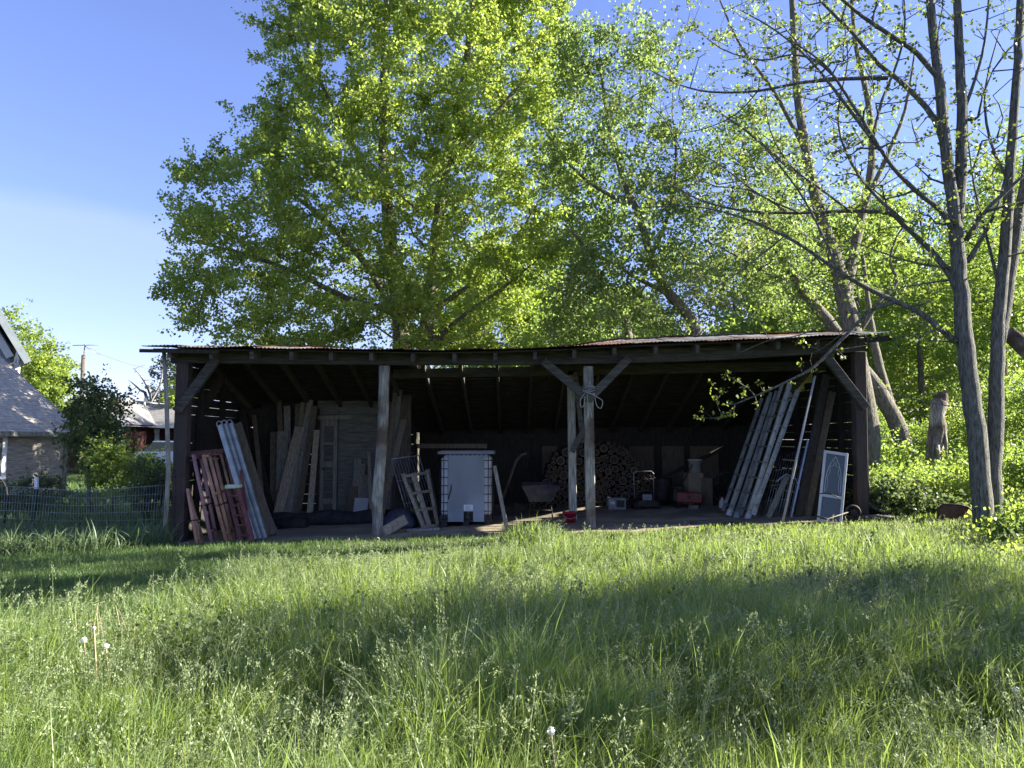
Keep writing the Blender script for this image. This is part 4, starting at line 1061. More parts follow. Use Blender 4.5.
tree('maple_tree', 'tall broad leafy maple with two trunks rising behind the shed roof', b, st, tg, [(tg, 205, .34, .10, 'leaf_maple')], 5, tip=.011)
# --- olive tree right of it
PROF2 = [(20, 575, 645), (60, 550, 675), (110, 530, 695), (170, 520, 708), (230, 525, 712), (290, 540, 712), (335, 550, 705)]
tg = env_pts(PROF2, 20.5, 240, 2, .8, .2, lump=.15)
st = [stem([(697, 540), (696, 350), (690, 318), (668, 292), (652, 262), (640, 220), (622, 175), (608, 120), (600, 60)], 20.5, .20, .04),
      stem([(668, 292), (650, 285), (620, 268), (590, 250), (565, 225)], 20.5, .08, .02, False, -.8),
      stem([(650, 258), (668, 215), (676, 160), (672, 110)], 20.5, .07, .02, False, .6),
      stem([(634, 205), (600, 190), (570, 165), (545, 130)], 20.5, .07, .02, False, .5)]
b = Vector(st[0][0][0]); b.z += .1
tree('ash_tree', 'slender olive green tree leaning left over the middle of the shed roof', b, st, tg, [(tg, 150, .36, .092, 'leaf_olive')], 15, tip=.009)
st = [stem([(642, 540), (630, 340), (616, 310), (600, 285), (580, 255), (565, 220)], 25, .17, .03)]
tg = env_pts([(170, 540, 600), (230, 530, 630), (290, 530, 645), (340, 540, 640)], 25, 80, 3, .8)
b = Vector(st[0][0][0]); b.z += .1
tree('young_tree', 'thin tilted trunk with light leaves just behind the leaning olive tree', b, st, tg, [(tg, 90, .4, .13, 'leaf_bright')], 16, tip=.009)
# --- tree right behind shed corner, sparse, upright
st = [stem([(872, 500), (868, 440), (860, 380), (850, 320), (842, 285), (836, 262), (822, 220), (808, 160), (797, 90), (792, 0), (790, -60)], 19.2, .30, .05),
      stem([(846, 300), (852, 260), (862, 215), (872, 160), (868, 100), (855, 40), (850, -30)], 19.2, .16, .035, False, .8),
      stem([(806, 150), (790, 120), (770, 85), (740, 45), (720, 0)], 19.2, .07, .02, False, -.5),
      stem([(862, 210), (885, 160), (905, 110), (915, 50)], 19.2, .08, .02, False, -.4),
      stem([(815, 190), (780, 160), (745, 130), (715, 110)], 19.2, .06, .015, False, .6),
      stem([(855, 340), (880, 300), (897, 282), (890, 262), (895, 240), (905, 225)], 19.2, .06, .02, False, -.6)]
tg = env_pts([(-60, 700, 900), (0, 680, 910), (80, 670, 915), (160, 700, 910), (230, 740, 900), (290, 780, 900)], 19.2, 170, 4, .7, .15)
b = Vector(st[0][0][0]); b.z += .1
tree('thin_crowned_tree', 'tall forked tree with a sparse crown rising behind the right end of the shed', b, st, tg, [(tg, 34, .17, .08, 'leaf_olive')], 25, tip=.008)
# --- leaning tree
st = [stem([(912, 490), (905, 455), (893, 415), (870, 378), (838, 335), (805, 292), (778, 250), (760, 215), (745, 180)], 21, .27, .06),
      stem([(893, 415), (880, 370), (872, 330), (868, 300), (862, 250)], 21, .15, .04, False, .3),
      stem([(800, 285), (770, 275), (735, 255), (705, 240)], 21, .07, .02, False, -.4)]
tg = env_pts([(110, 690, 790), (150, 665, 810), (200, 660, 815), (250, 680, 820), (300, 720, 830)], 21, 150, 6, .7, .2)
b = Vector(st[0][0][0]); b.z += .1
tree('leaning_tree', 'mossy trunk leaning far left with a leafy crown over the right half of the roof', b, st, tg, [(tg, 110, .34, .09, 'leaf_olive')], 26, tip=.009)

# --- foreground double-trunk tree with bare spreading branches
Y5 = 11.5
st = [stem([(986, 532), (978, 450), (970, 390), (964, 330), (960, 280), (956, 235), (953, 200), (946, 150), (940, 90), (933, 30), (928, -40)], Y5, .145, .055),
      stem([(956, 222), (960, 180), (962, 120), (960, 60), (957, 0), (955, -60)], Y5, .095, .05, False, .1),
      stem([(994, 534), (994, 470), (996, 400), (998, 340), (1002, 280), (1008, 210), (1012, 140), (1018, 60), (1022, -30)], Y5 + .1, .125, .05),
      stem([(998, 345), (1010, 280), (1020, 210), (1032, 130), (1040, 40)], Y5 + .1, .10, .05, False, .3),
      stem([(958, 290), (945, 268), (930, 250), (905, 226), (888, 213), (850, 211), (800, 213), (745, 211), (700, 200), (660, 178)], Y5, .055, .010, False, 1.0),
      stem([(957, 240), (942, 212), (915, 190), (892, 166), (873, 137), (842, 88), (822, 62), (790, 40)], Y5, .046, .010, False, -.6),
      stem([(950, 170), (935, 120), (908, 88), (880, 65), (852, 32), (822, 2), (800, -30)], Y5, .052, .016, False, .5),
      stem([(944, 85), (918, 54), (893, 37), (862, 16), (838, -4), (800, -30)], Y5, .046, .016, False, -.4),
      stem([(956, 342), (920, 313), (892, 300), (852, 280), (826, 262), (785, 236), (740, 217), (692, 206), (640, 208)], Y5, .05, .009, False, .9),
      stem([(894, 302), (872, 310), (856, 325), (836, 345), (812, 368), (782, 384), (755, 396), (735, 404)], Y5 + .2, .036, .010, False, .2),
      stem([(888, 78), (845, 79), (800, 83), (758, 91), (712, 92), (680, 85), (650, 70)], Y5 + .3, .035, .008, False, .8),
      stem([(880, 150), (842, 100), (810, 60), (775, 30), (740, 10)], Y5 - .2, .03, .008, False, .7),
      stem([(845, 278), (838, 268), (818, 225), (798, 190), (775, 160), (760, 140)], Y5 + .2, .028, .008, False, .3),
      stem([(966, 240), (985, 212), (1005, 192), (1024, 175)], Y5, .045, .02, False, -.4),
      stem([(967, 262), (983, 236), (998, 205), (1008, 165)], Y5, .04, .015, False, .6),
      stem([(1002, 300), (990, 250), (975, 190), (968, 140)], Y5 + .1, .03, .01, False, .5),
      stem([(956, 268), (920, 264), (880, 252), (850, 240)], Y5, .022, .006, False, .4),
      stem([(950, 280), (915, 285), (890, 292), (860, 320), (820, 350)], Y5 + .1, .016, .005, False, .6),
      stem([(800, 213), (760, 195), (720, 165), (690, 150), (655, 148)], Y5 + .6, .018, .006, False, .5),
      stem([(785, 236), (755, 260), (720, 285), (690, 300)], Y5 + .6, .016, .005, False, .4),
      stem([(838, 80), (815, 60), (790, 55), (760, 60), (720, 48), (690, 22)], Y5 + .6, .024, .007, False, .5),
      stem([(905, 222), (870, 190), (845, 150), (838, 110), (848, 60), (842, 10)], Y5 + .2, .028, .008, False, .6),
      stem([(873, 137), (882, 100), (898, 60), (905, 20), (900, -30)], Y5 - .2, .026, .010, False, .3),
      stem([(850, 211), (815, 185), (790, 165), (770, 130), (765, 90)], Y5 + .5, .022, .007, False, .5),
      stem([(790, 214), (750, 190), (700, 180), (665, 120), (640, 100)], Y5 + .7, .018, .006, False, .6),
      stem([(758, 91), (735, 115), (700, 130), (660, 135)], Y5 + .7, .014, .005, False, .4),
      stem([(960, 120), (975, 80), (985, 40), (990, -20)], Y5 + .1, .030, .012, False, -.3),
      stem([(1010, 185), (990, 140), (985, 90), (1000, 30)], Y5 + .1, .028, .010, False, .5),
      stem([(868, 310), (840, 318), (800, 335), (770, 340), (735, 355)], Y5 + .3, .014, .005, False, .4)]
r5 = np.random.default_rng(9); tg5 = []
for (P_, R_) in st[4:]:
    for q in range(1, len(P_)):
        for _ in range(2 if P_[q].z > 2.6 else 1):
            f = r5.uniform(); p = P_[q - 1].lerp(P_[q], f); d = (P_[q] - P_[q - 1]).normalized()
            o = Vector(r5.normal(0, 1, 3)) * .5 + d * r5.uniform(.2, .8) + Vector((0, 0, .25))
            if p.z < 3.55: continue
            tg5.append(np.array(p + o)); tg5.append(np.array(p + o * .7 + Vector(r5.normal(0, .3, 3))))
for _ in range(90):
    x = r5.uniform(760, 1090); y = r5.uniform(-100, 190); p = at(x, y, Y5 + r5.normal(0, 1.0)); tg5.append(np.array(p))
low = [(703, 411), (712, 388), (722, 392), (716, 402), (728, 376), (735, 380), (742, 396), (748, 388), (760, 385), (767, 392), (722, 416), (733, 415), (757, 407), (790, 383), (800, 366), (838, 350), (845, 358), (713, 418), (700, 418), (728, 405)]
lowp = [np.array(at(x, y, Y5 + .35 + r5.uniform(-.2, .25))) for x, y in low]
b = Vector(st[0][0][0]); b.z += .1
tr5 = tree('double_trunk_tree', 'grey double trunked tree with long nearly bare branches at the right front', b, st, np.array(tg5 + lowp), [(np.array(tg5), 7, .065, .06, 'leaf_small'), (np.array(lowp), 13, .045, .055, 'leaf_small')], 35, 'bark2', tip=.0085, seg=.25, wob=.09, sag=-.04)

# --- off to the right: trees whose shade falls across the yard
def round_tree(name, label, x, Y, height, cw, ch, n, per, sp, size, mat, seed, z0=None, bark='bark', group=None, r0=.18, depth=1.0, lean=0, cat='tree'):
    X = (x - 512) / F_PX * Y; g = gz(X, Y); r = np.random.default_rng(seed)
    base = Vector((X, Y, g)); zc = g + height - ch / 2 if z0 is None else z0 + ch / 2
    T = []
    lob = [(r.normal(0, 1, 3), r.uniform(.25, .5)) for _ in range(9)]
    while len(T) < n:
        v = r.normal(0, 1, 3); v /= np.linalg.norm(v); rad = (.35 + .65 * r.uniform() ** .5)
        k = 1 + .32 * sum(max(0, v @ (l / np.linalg.norm(l)) - .75) * 4 * a for l, a in lob) - .12
        T.append(np.array([X + lean + v[0] * cw / 2 * rad * k, Y + v[1] * cw / 2 * rad * k * depth, zc + v[2] * ch / 2 * rad * k]))
    T = np.array(T); T = T[T[:, 2] > g + .15]
    P_ = [base + Vector((0, 0, -.1)), base + Vector((lean * .2 + r.normal(0, .1), r.normal(0, .1), height * .3)), base + Vector((lean * .6 + r.normal(0, .2), 0, height * .6)), base + Vector((lean, 0, height * .9))]
    return tree(name, label, base, [(P_, [r0, r0 * .8, r0 * .5, r0 * .15])], T, [(T, per, sp, size, mat)], seed + 7, bark, group, cat, tip=.009)
GS = 'trees at the right edge of the yard'
def xat(X, Y): return 512 + X / Y * F_PX
round_tree('yard_tree', 'leafy yard tree standing right of the shed outside the picture edge', xat(14.6, 6.2), 6.2, 9.0, 4.4, 4.9, 105, 75, .40, .16, 'leaf_maple', 101, group=GS, lean=1.2)
round_tree('yard_tree', 'taller leafy yard tree standing behind the other one outside the picture edge', xat(17.2, 9.9), 9.9, 15.0, 5.0, 4.8, 48, 65, .42, .16, 'leaf_maple', 102, group=GS, lean=.8)

# --- woodland behind
GB = 'woodland trees behind the shed'
bgs = [
 # name,label,x,Y,height,cw,ch,n,per,sp,size,mat
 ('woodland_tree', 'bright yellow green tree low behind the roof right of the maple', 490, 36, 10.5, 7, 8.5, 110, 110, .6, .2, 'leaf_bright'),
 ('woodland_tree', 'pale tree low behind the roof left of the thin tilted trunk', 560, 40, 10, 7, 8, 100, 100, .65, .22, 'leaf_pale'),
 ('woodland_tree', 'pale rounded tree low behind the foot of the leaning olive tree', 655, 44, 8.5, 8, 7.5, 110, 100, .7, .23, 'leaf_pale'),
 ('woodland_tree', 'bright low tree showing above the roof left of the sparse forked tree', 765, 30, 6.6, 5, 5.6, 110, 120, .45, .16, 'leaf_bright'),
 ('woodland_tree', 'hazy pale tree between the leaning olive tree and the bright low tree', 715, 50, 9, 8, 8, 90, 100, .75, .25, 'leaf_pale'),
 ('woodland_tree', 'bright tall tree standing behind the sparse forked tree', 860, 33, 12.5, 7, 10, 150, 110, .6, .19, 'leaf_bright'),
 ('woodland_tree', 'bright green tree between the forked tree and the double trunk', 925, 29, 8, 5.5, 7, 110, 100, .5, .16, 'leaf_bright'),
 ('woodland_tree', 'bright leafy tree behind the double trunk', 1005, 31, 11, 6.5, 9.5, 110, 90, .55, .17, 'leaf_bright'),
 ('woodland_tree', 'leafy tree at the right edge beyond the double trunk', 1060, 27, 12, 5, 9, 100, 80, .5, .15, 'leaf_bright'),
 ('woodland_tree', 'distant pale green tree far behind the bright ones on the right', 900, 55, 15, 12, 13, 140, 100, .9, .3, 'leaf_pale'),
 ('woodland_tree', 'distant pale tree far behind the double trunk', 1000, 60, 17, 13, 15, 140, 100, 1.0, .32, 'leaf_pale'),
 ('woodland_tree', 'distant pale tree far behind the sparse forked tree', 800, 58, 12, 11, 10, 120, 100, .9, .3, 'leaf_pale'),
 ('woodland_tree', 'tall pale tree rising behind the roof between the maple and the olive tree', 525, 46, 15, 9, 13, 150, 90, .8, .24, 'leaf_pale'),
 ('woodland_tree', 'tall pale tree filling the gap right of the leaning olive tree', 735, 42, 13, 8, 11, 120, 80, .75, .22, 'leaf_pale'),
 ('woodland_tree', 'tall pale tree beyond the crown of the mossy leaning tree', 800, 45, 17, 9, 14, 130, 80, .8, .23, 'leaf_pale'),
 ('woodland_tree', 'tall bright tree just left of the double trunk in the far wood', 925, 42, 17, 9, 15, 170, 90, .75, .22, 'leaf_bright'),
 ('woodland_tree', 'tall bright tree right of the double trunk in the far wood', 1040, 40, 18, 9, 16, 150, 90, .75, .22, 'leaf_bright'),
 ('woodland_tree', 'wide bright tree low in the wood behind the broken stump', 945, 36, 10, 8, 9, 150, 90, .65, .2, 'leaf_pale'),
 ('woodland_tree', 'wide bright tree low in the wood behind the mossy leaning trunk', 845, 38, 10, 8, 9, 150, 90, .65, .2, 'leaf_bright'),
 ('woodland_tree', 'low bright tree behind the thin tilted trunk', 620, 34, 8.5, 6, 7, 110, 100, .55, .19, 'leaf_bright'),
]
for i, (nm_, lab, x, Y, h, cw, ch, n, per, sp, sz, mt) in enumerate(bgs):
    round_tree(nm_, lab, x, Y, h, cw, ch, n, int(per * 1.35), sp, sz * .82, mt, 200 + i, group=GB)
GU = 'bushes of the undergrowth right of the shed'
for i, (x, Y, h, w, mt, lab) in enumerate([
 (885, 19.5, 1.0, 2.2, 'leaf_bright', 'bright leafy bush at the foot of the leaning mossy trunk'),
 (940, 23, 1.6, 3.0, 'leaf_bright', 'tall bright bush behind the broken stump'),
 (915, 16.5, .45, 2.2, 'leaf_bright', 'low bright bush between the shed corner and the rusty tub'),
 (1000, 18, 1.0, 2.8, 'leaf_bright', 'sunlit bush behind the double trunk'),
 (1045, 15.5, 1.0, 2.4, 'leaf_bright', 'sunlit bush at the right picture edge'),
 (878, 14.2, .4, 1.2, 'leaf_dark', 'low dark bush at the right corner post of the shed'),
 (905, 13.6, .3, 1.3, 'leaf_dark', 'dark ground bush left of the rusty tub'),
 (1012, 10.2, .2, .7, 'leaf_bright', 'small light leaved bush in front of the double trunk'),
 (1062, 10.4, .45, 1.1, 'leaf_maple', 'leafy weed bush right of the double trunk base'),
 (968, 14.2, .6, 1.3, 'leaf_maple', 'weedy bush just behind the rusty tub'),
 (860, 24, 2.2, 3.2, 'leaf_bright', 'tall bright bush behind the right end of the shed'),
 (985, 25, 2.4, 4, 'leaf_maple', 'tall green bush deep behind the double trunk'),
 (1040, 21, 3.0, 4, 'leaf_bright', 'tall bright bush behind the right picture edge')]):
    round_tree('bush', lab, x, Y, h, w, h * 1.05, int(38 + 14 * w * h), 95, .17 + .03 * w, .075 if Y > 15 else .06, mt, 300 + i, z0=gz((x - 512) / F_PX * Y, Y) + .05, group=GU, r0=.03, cat='bush')
# broken stump
t = thing('tree_stump', on(938, 19), 'tall broken pale dead stump among the bushes', 'stump')
pts = [on(936, 19, -.1), at(935, 470, 19), at(934, 448, 19), at(938, 430, 19), at(937, 415, 19), at(939.5, 403, 19), at(941, 397, 19)]
MB().tube(pts, [.25, .22, .19, .215, .17, .20, .12], 11).build('trunk', M['snag'], t)
rs_ = random.Random(6); top_ = at(940.5, 398, 19); V_ = []; n_ = 14
for q in range(n_):
    an = q * 2 * math.pi / n_; V_.append(top_ + Vector((.17 * math.cos(an), .17 * math.sin(an), -.10)))
for q in range(n_):
    an = q * 2 * math.pi / n_; V_.append(top_ + Vector((.15 * math.cos(an) + .02, .15 * math.sin(an), .02 + .12 * rs_.random() + .10 * (math.cos(an - 1.0) > .6))))
MB().add(V_ + [top_ + Vector((0, 0, -.12))], [(q, (q + 1) % n_, n_ + (q + 1) % n_, n_ + q) for q in range(n_)] + [(n_ + q, n_ + (q + 1) % n_, 2 * n_) for q in range(n_)]).build('torn_wood', M['snag'], t)
for a, b_, r_ in (((943.5, 425, 18.85), (947, 465, 18.8), .055), ((933, 436, 18.85), (931, 462, 18.8), .05), ((937, 445, 18.8), (939, 480, 18.78), .06)):
    MB().tube([at(*a), at((a[0] + b_[0]) / 2 + .8, (a[1] + b_[1]) / 2, a[2] - .02), at(*b_)], [r_, r_ * .8, r_ * .15], 7).build('torn_wood', M['snag'], t)
# fallen log at right edge
m_ = MB(); m_.tube([at(1010, 335, 14), at(1030, 350, 14), at(1060, 380, 13.8)], [.17, .2, .22], 11)
sn = thing('broken_tree', on(1062, 13.8), 'pale broken trunk with a jagged end slanting in at the right picture edge', 'tree')
P_ = [on(1090, 13.6, -.1), at(1062, 385, 13.8), at(1032, 352, 14), at(1008, 333, 14)]
MB().tube(P_, [.24, .22, .19, .13], 11).build('trunk', M['snag'], sn)
# rusty tub
t = thing('rusty_tub', on(956, 12.6), 'rusty brown steel tub lying on its side in the weeds by the double trunk', 'tub')
prof = [(938.5, 529), (937.5, 515), (939, 507), (943, 504), (958, 504.5), (967, 506.5), (973, 512), (976, 520), (977, 529)]
fr_ = [at(x, y, 12.5) for x, y in prof]; bk_ = [at(x * .97 + 957 * .03, y + 2, 13.0) for x, y in prof]
m_ = MB(); n = len(prof)
m_.add(fr_, [tuple(range(n))]); m_.add(bk_ + fr_, [(i, i + 1, n + i + 1, n + i) for i in range(n - 1)], 0, True); m_.build('shell', M['rustplate'], t)
m_ = MB(); m_.tube([p + Vector((0, -.012, 0)) for p in fr_], .014, 6); m_.build('rim', M['iron'], t)
# sticks by right corner
for i, (a, b_, Y) in enumerate([((862, 512), (905, 520), 13.9), ((868, 506), (892, 532), 13.6), ((858, 534), (900, 528), 13.2)]):
    p0 = at(*a, Y); p1 = at(*b_, Y - .2); p0.z = max(p0.z, gz(p0.x, Y) + .05); p1.z = gz(p1.x, Y) + .05
    solo(MB().tube([p0, p0.lerp(p1, .5) + Vector((0, 0, .03)), p1], [.05, .045, .03], 7), 'fallen_branch', M['bark'], ['long fallen branch lying across the brush at the right corner post', 'short fallen branch slanting down in the brush at the right corner post', 'low fallen branch at the front of the brush by the right corner post'][i], 'branch', p0, 'fallen branches by the right corner post')

# ------------------------------------------------------------------ left side: outbuilding, houses, pole, fence, shrubs
nrm = Vector((.95, -.31, 0)).normalized(); alg = Vector((.31, .95, 0)).normalized()
c0 = Vector((-13.9, 24.0, 0)); ob = thing('outbuilding', c0, 'low weathered grey clapboard outbuilding with a shingled roof at the left edge', 'outbuilding')
ez = 2.02
def LB(u, d, z): return c0 + alg * u - nrm * d + Vector((0, 0, z))
Rw = Matrix((alg, -nrm, Vector((0, 0, 1)))).transposed()
m_ = MB(); z = .0; i = 0
while z < ez - .02:
    h = .115; m_.box(LB(-3.5, .03, z + h / 2), (6.96, .02, h + .01), Rw @ Matrix.Rotation(.10, 3, 'X')); z += h
m_.box(LB(-3.5, .09, ez / 2), (6.9, .08, ez), Rw); m_.build('wall', M['siding'], ob)
m_ = MB(); m_.box(LB(-3.5, 7.95, ez / 2), (6.9, .1, ez), Rw); m_.prism([LB(-.05, .1, 0), LB(-.05, 7.9, 0), LB(-.05, 7.9, ez), LB(-.05, 4, ez + 2.65), LB(-.05, .1, ez)], -alg * .06); m_.prism([LB(-6.95, .1, 0), LB(-6.95, 7.9, 0), LB(-6.95, 7.9, ez), LB(-6.95, 4, ez + 2.65), LB(-6.95, .1, ez)], alg * .06); m_.build('wall', M['siding'], ob)
m_ = MB(); m_.box(LB(0, .02, ez / 2), (.12, .1, ez), Rw); m_.build('corner_board', M['white'] if False else M['weather'], ob)
m_ = MB(); sl = .70
for k_ in range(39):
    d0, d1 = -.35 + k_ * .11, -.35 + (k_ + 1) * .11 + .02
    za, zb_ = ez + sl * d0, ez + sl * d1
    m_.add([LB(-7.2, d0, za + .03), LB(.28, d0, za + .03), LB(.28, d1, zb_ + .012), LB(-7.2, d1, zb_ + .012), LB(-7.2, d0, za), LB(.28, d0, za)], [(0, 1, 2, 3), (4, 5, 1, 0)])
m_.quad(LB(.28, -.35, ez - .26), LB(.28, 4.02, ez + sl * 4.02 - .03), LB(-7.2, 4.02, ez + sl * 4.02 - .03), LB(-7.2, -.35, ez - .26))
m_.quad(LB(-7.2, 4.0, ez + sl * 4.0), LB(.28, 4.0, ez + sl * 4.0), LB(.28, 8.3, ez - .3), LB(-7.2, 8.3, ez - .3))
rf_ = m_.build('roof', M['shingle_old'], ob)
m_ = MB(); m_.box(LB(-3.46, -.34, ez - .27), (7.5, .03, .14), Rw); m_.beam(LB(.285, -.35, ez - .28), LB(.285, 4.0, ez + sl * 4.0 - .05), .12, .03, side=alg); m_.build('fascia', M['weather'], rf_)
wn = MB(); wn.box(LB(-2.05, -.01, 1.12), (.14, .05, 1.25), Rw); wn.box(LB(-2.9, -.01, 1.12), (.14, .05, 1.25), Rw); wn.box(LB(-2.47, -.01, 1.7), (.9, .055, .12), Rw); wn.box(LB(-2.47, -.01, .5), (.98, .055, .1), Rw); w_ = wn.build('window', M['white'], ob)
MB().box(LB(-2.47, .0, 1.1), (.74, .02, 1.1), Rw).build('pane', M['glass'], w_)
# gabled old house behind
n2 = Vector((.62, -.785, 0)).normalized(); a2 = Vector((.785, .62, 0)).normalized()
e2 = at(28, 363, 34); hs = thing('gabled_house', Vector((e2.x - 4, e2.y, 0)), 'tall blue grey house with a steep bracketed gable at the left edge', 'house')
def HB(u, d, z): return Vector((e2.x, e2.y, 0)) + a2 * u - n2 * d + Vector((0, 0, z))
Wd, pz, pitch = 8.6, e2.z, 1.75
hw = Wd / 2
apex = pz + pitch * hw
m_ = MB(); m_.prism([HB(-.6, .75, 0), HB(-Wd + .6, .75, 0), HB(-Wd + .6, .75, pz + .7), HB(-hw, .75, apex - .35), HB(-.6, .75, pz + .7)], -n2 * 9); m_.build('wall', M['bluesiding'], hs)
m_ = MB()
for (ua, za, ub, zb_) in ((0, pz, -hw, apex), (-Wd, pz, -hw, apex)):
    m_.add([HB(ua, 0, za), HB(ub, 0, zb_), HB(ub, 10, zb_), HB(ua, 10, za), HB(ua, 0, za + .25), HB(ub, 0, zb_ + .25), HB(ub, 10, zb_ + .25), HB(ua, 10, za + .25)], [(0, 1, 2, 3), (4, 5, 6, 7), (0, 1, 5, 4), (0, 3, 7, 4)])
hr_ = m_.build('roof', M['shingle'], hs)
m_ = MB()
for s in (0, 1):
    ua, ub = (0, -hw) if s == 0 else (-Wd, -hw)
    m_.beam(HB(ua, -.03, pz + .02), HB(ub, -.03, apex + .02), .3, .06, side=n2)
m_.build('bargeboard', M['trim'], hs)
m_ = MB(); m_.beam(HB(-.62, .66, pz + .28), HB(-hw, .66, apex - .75), .3, .1, side=n2); m_.build('frieze_board', M['white'], hs)
for k_ in range(4):
    u = -.36 - k_ * .95; z = pz + pitch * (-u) - .55
    m_ = MB()
    m_.beam(HB(u, .5, z - .75), HB(u, .5, z + .2), .2, .14); m_.beam(HB(u, .5, z + .1), HB(u, .02, z + .38), .16, .14); m_.tube([HB(u - .16 + .15 * math.cos(a), .35, z - .25 + .15 * math.sin(a)) for a in [q * .7 for q in range(9)]], .05, 6, closed=True)
    P_ = [HB(u + .02, .6 - .5 * f, z - .5 + .7 * f + .14 * math.sin(f * 6.3)) for f in [q / 8 for q in range(9)]]
    m_.tube(P_, .055, 6)
    m_.tube([HB(u + .12 * math.cos(a), .3, z - .05 + .12 * math.sin(a)) for a in [q * .7 for q in range(9)]], .045, 6, closed=True)
    m_.build('bracket', M['white'], hs)
m_ = MB(); m_.box(HB(-hw, .72, 4.5), (1.1, .06, 1.9), Matrix((a2, -n2, Vector((0, 0, 1)))).transposed()); hwn = m_.build('window', M['white'], hs)
m_ = MB(); m_.box(HB(-hw, .67, 4.5), (.85, .03, 1.65), Matrix((a2, -n2, Vector((0, 0, 1)))).transposed()); m_.build('pane', M['glass'], hwn)
# far dark red ranch house
rh = thing('ranch_house', at(150, 455, 46), 'low dark red ranch house with a grey shingled roof in the distance', 'house'); rh.location.z = 0
def RP(x, y, Y): return at(x, y, Y)
Ya, Yb = 43.0, 47.0
xl, xm, xr_ = RP(62, 0, Ya).x, RP(137, 0, Ya).x, RP(235, 0, Yb).x
wz = RP(0, 424, Ya).z
m_ = MB(); m_.prism([(xl, Ya, 0), (xm, Ya, 0), (xm, Ya, wz), ((xl + xm) / 2, Ya, wz + 1.35), (xl, Ya, wz)], (0, 11, 0)); m_.build('wall', M['maroon'], rh)
m_ = MB(); m_.box(((xm + xr_) / 2 + .05, Yb + 2.5, wz / 2), (xr_ - xm, 5, wz)); m_.build('wall', M['maroon'], rh)
m_ = MB(); mid = (xl + xm) / 2; rz = wz + 1.5
for s in (-1, 1):
    u = mid + s * ((xm - xl) / 2 + .5)
    m_.add([(u, Ya - .5, wz - .14), (mid, Ya - .5, rz), (mid, Ya + 11, rz), (u, Ya + 11, wz - .14), (u, Ya - .5, wz - .02), (mid, Ya - .5, rz + .12), (mid, Ya + 11, rz + .12), (u, Ya + 11, wz - .02)], [(0, 1, 2, 3), (4, 5, 6, 7), (0, 1, 5, 4)])
yr = Yb + 2.5; zr_ = RP(0, 404, yr).z
m_.add([(xm - .6, Yb - .9, wz - .05), (xr_ + .5, Yb - .9, wz - .05), (xr_ + .5, yr, zr_), (xm - 3.2, yr, zr_), (xm - 3.2, Yb + 6, wz), (xr_ + .5, Yb + 6, wz), (xm - .6, Yb - .9, wz - .17), (xr_ + .5, Yb - .9, wz - .17)], [(0, 1, 2, 3), (3, 2, 5, 4), (6, 7, 1, 0)])
rrf = m_.build('roof', M['shingle'], rh)
m_ = MB(); m_.beam((mid, Ya - .53, rz + .03), (xm + .5, Ya - .53, wz - .1), .2, .05); m_.beam((mid, Ya - .53, rz + .03), (xl - .5, Ya - .53, wz - .1), .2, .05); m_.box(((xm + xr_) / 2 + .3, Yb - .93, wz - .1), (xr_ - xm + .4, .04, .16)); m_.build('fascia', M['white'], rrf)
m_ = MB(); m_.tube([(RP(162, 0, yr).x, yr - .5, zr_ - .2), (RP(162, 0, yr).x, yr - .5, zr_ + .35)], .07, 8); m_.build('vent_pipe', M['white'], rrf)
m_ = MB(); m_.box((xm - .02, Ya - .02, wz / 2), (.22, .1, wz), ); m_.build('corner_board', M['white'], rh)
m_ = MB(); X = RP(126, 0, Ya).x; m_.box((X, Ya - .03, 1.1), (.9, .08, 2.0)); wn_ = m_.build('window', M['white'], rh)
MB().box((X, Ya - .08, 1.15), (.66, .03, 1.6)).build('pane', M['glass'], wn_)
m_ = MB(); X = RP(165, 0, Yb).x; m_.box((X, Yb - .03, 1.1), (1.1, .08, 2.2)); dr = m_.build('door', M['white'], rh)
MB().box((X + .05, Yb - .09, 1.5), (.5, .03, .9)).build('pane', M['glass'], dr)
# parked car by the far house
p = Vector((RP(193, 0, 41).x, 41.0, 0)); cr = thing('parked_car', p, 'pale blue white car parked in front of the far red house', 'car')
m_ = MB(); m_.prism([p + Vector(q) for q in ((-2.0, -.8, .35), (2.1, -.8, .35), (2.15, -.8, .75), (1.9, -.8, .88), (.9, -.8, .95), (-1.9, -.8, .95), (-2.1, -.8, .7))], (0, 1.6, 0)); m_.build('body', M['carpaint'], cr)
m_ = MB(); m_.prism([p + Vector(q) for q in ((-1.6, -.68, .955), (.95, -.68, .955), (.35, -.68, 1.42), (-1.1, -.68, 1.44))], (0, 1.36, 0)); m_.build('cabin', M['glass'], cr)
m_ = MB(); m_.prism([p + Vector(q) for q in ((-1.12, -.7, 1.445), (.37, -.7, 1.425), (.3, -.7, 1.48), (-1.05, -.7, 1.5))], (0, 1.4, 0)); m_.build('roof', M['carpaint'], cr)
for sx in (-1.3, 1.35):
    for sy in (-.84, .66):
        m_ = MB(); m_.lathe(p + Vector((sx, sy, .32)), [(.08, 0), (.32, 0), (.32, .18), (.08, .18)], 16, (0, 1, 0)); m_.build('wheel', M['tyre'], cr)
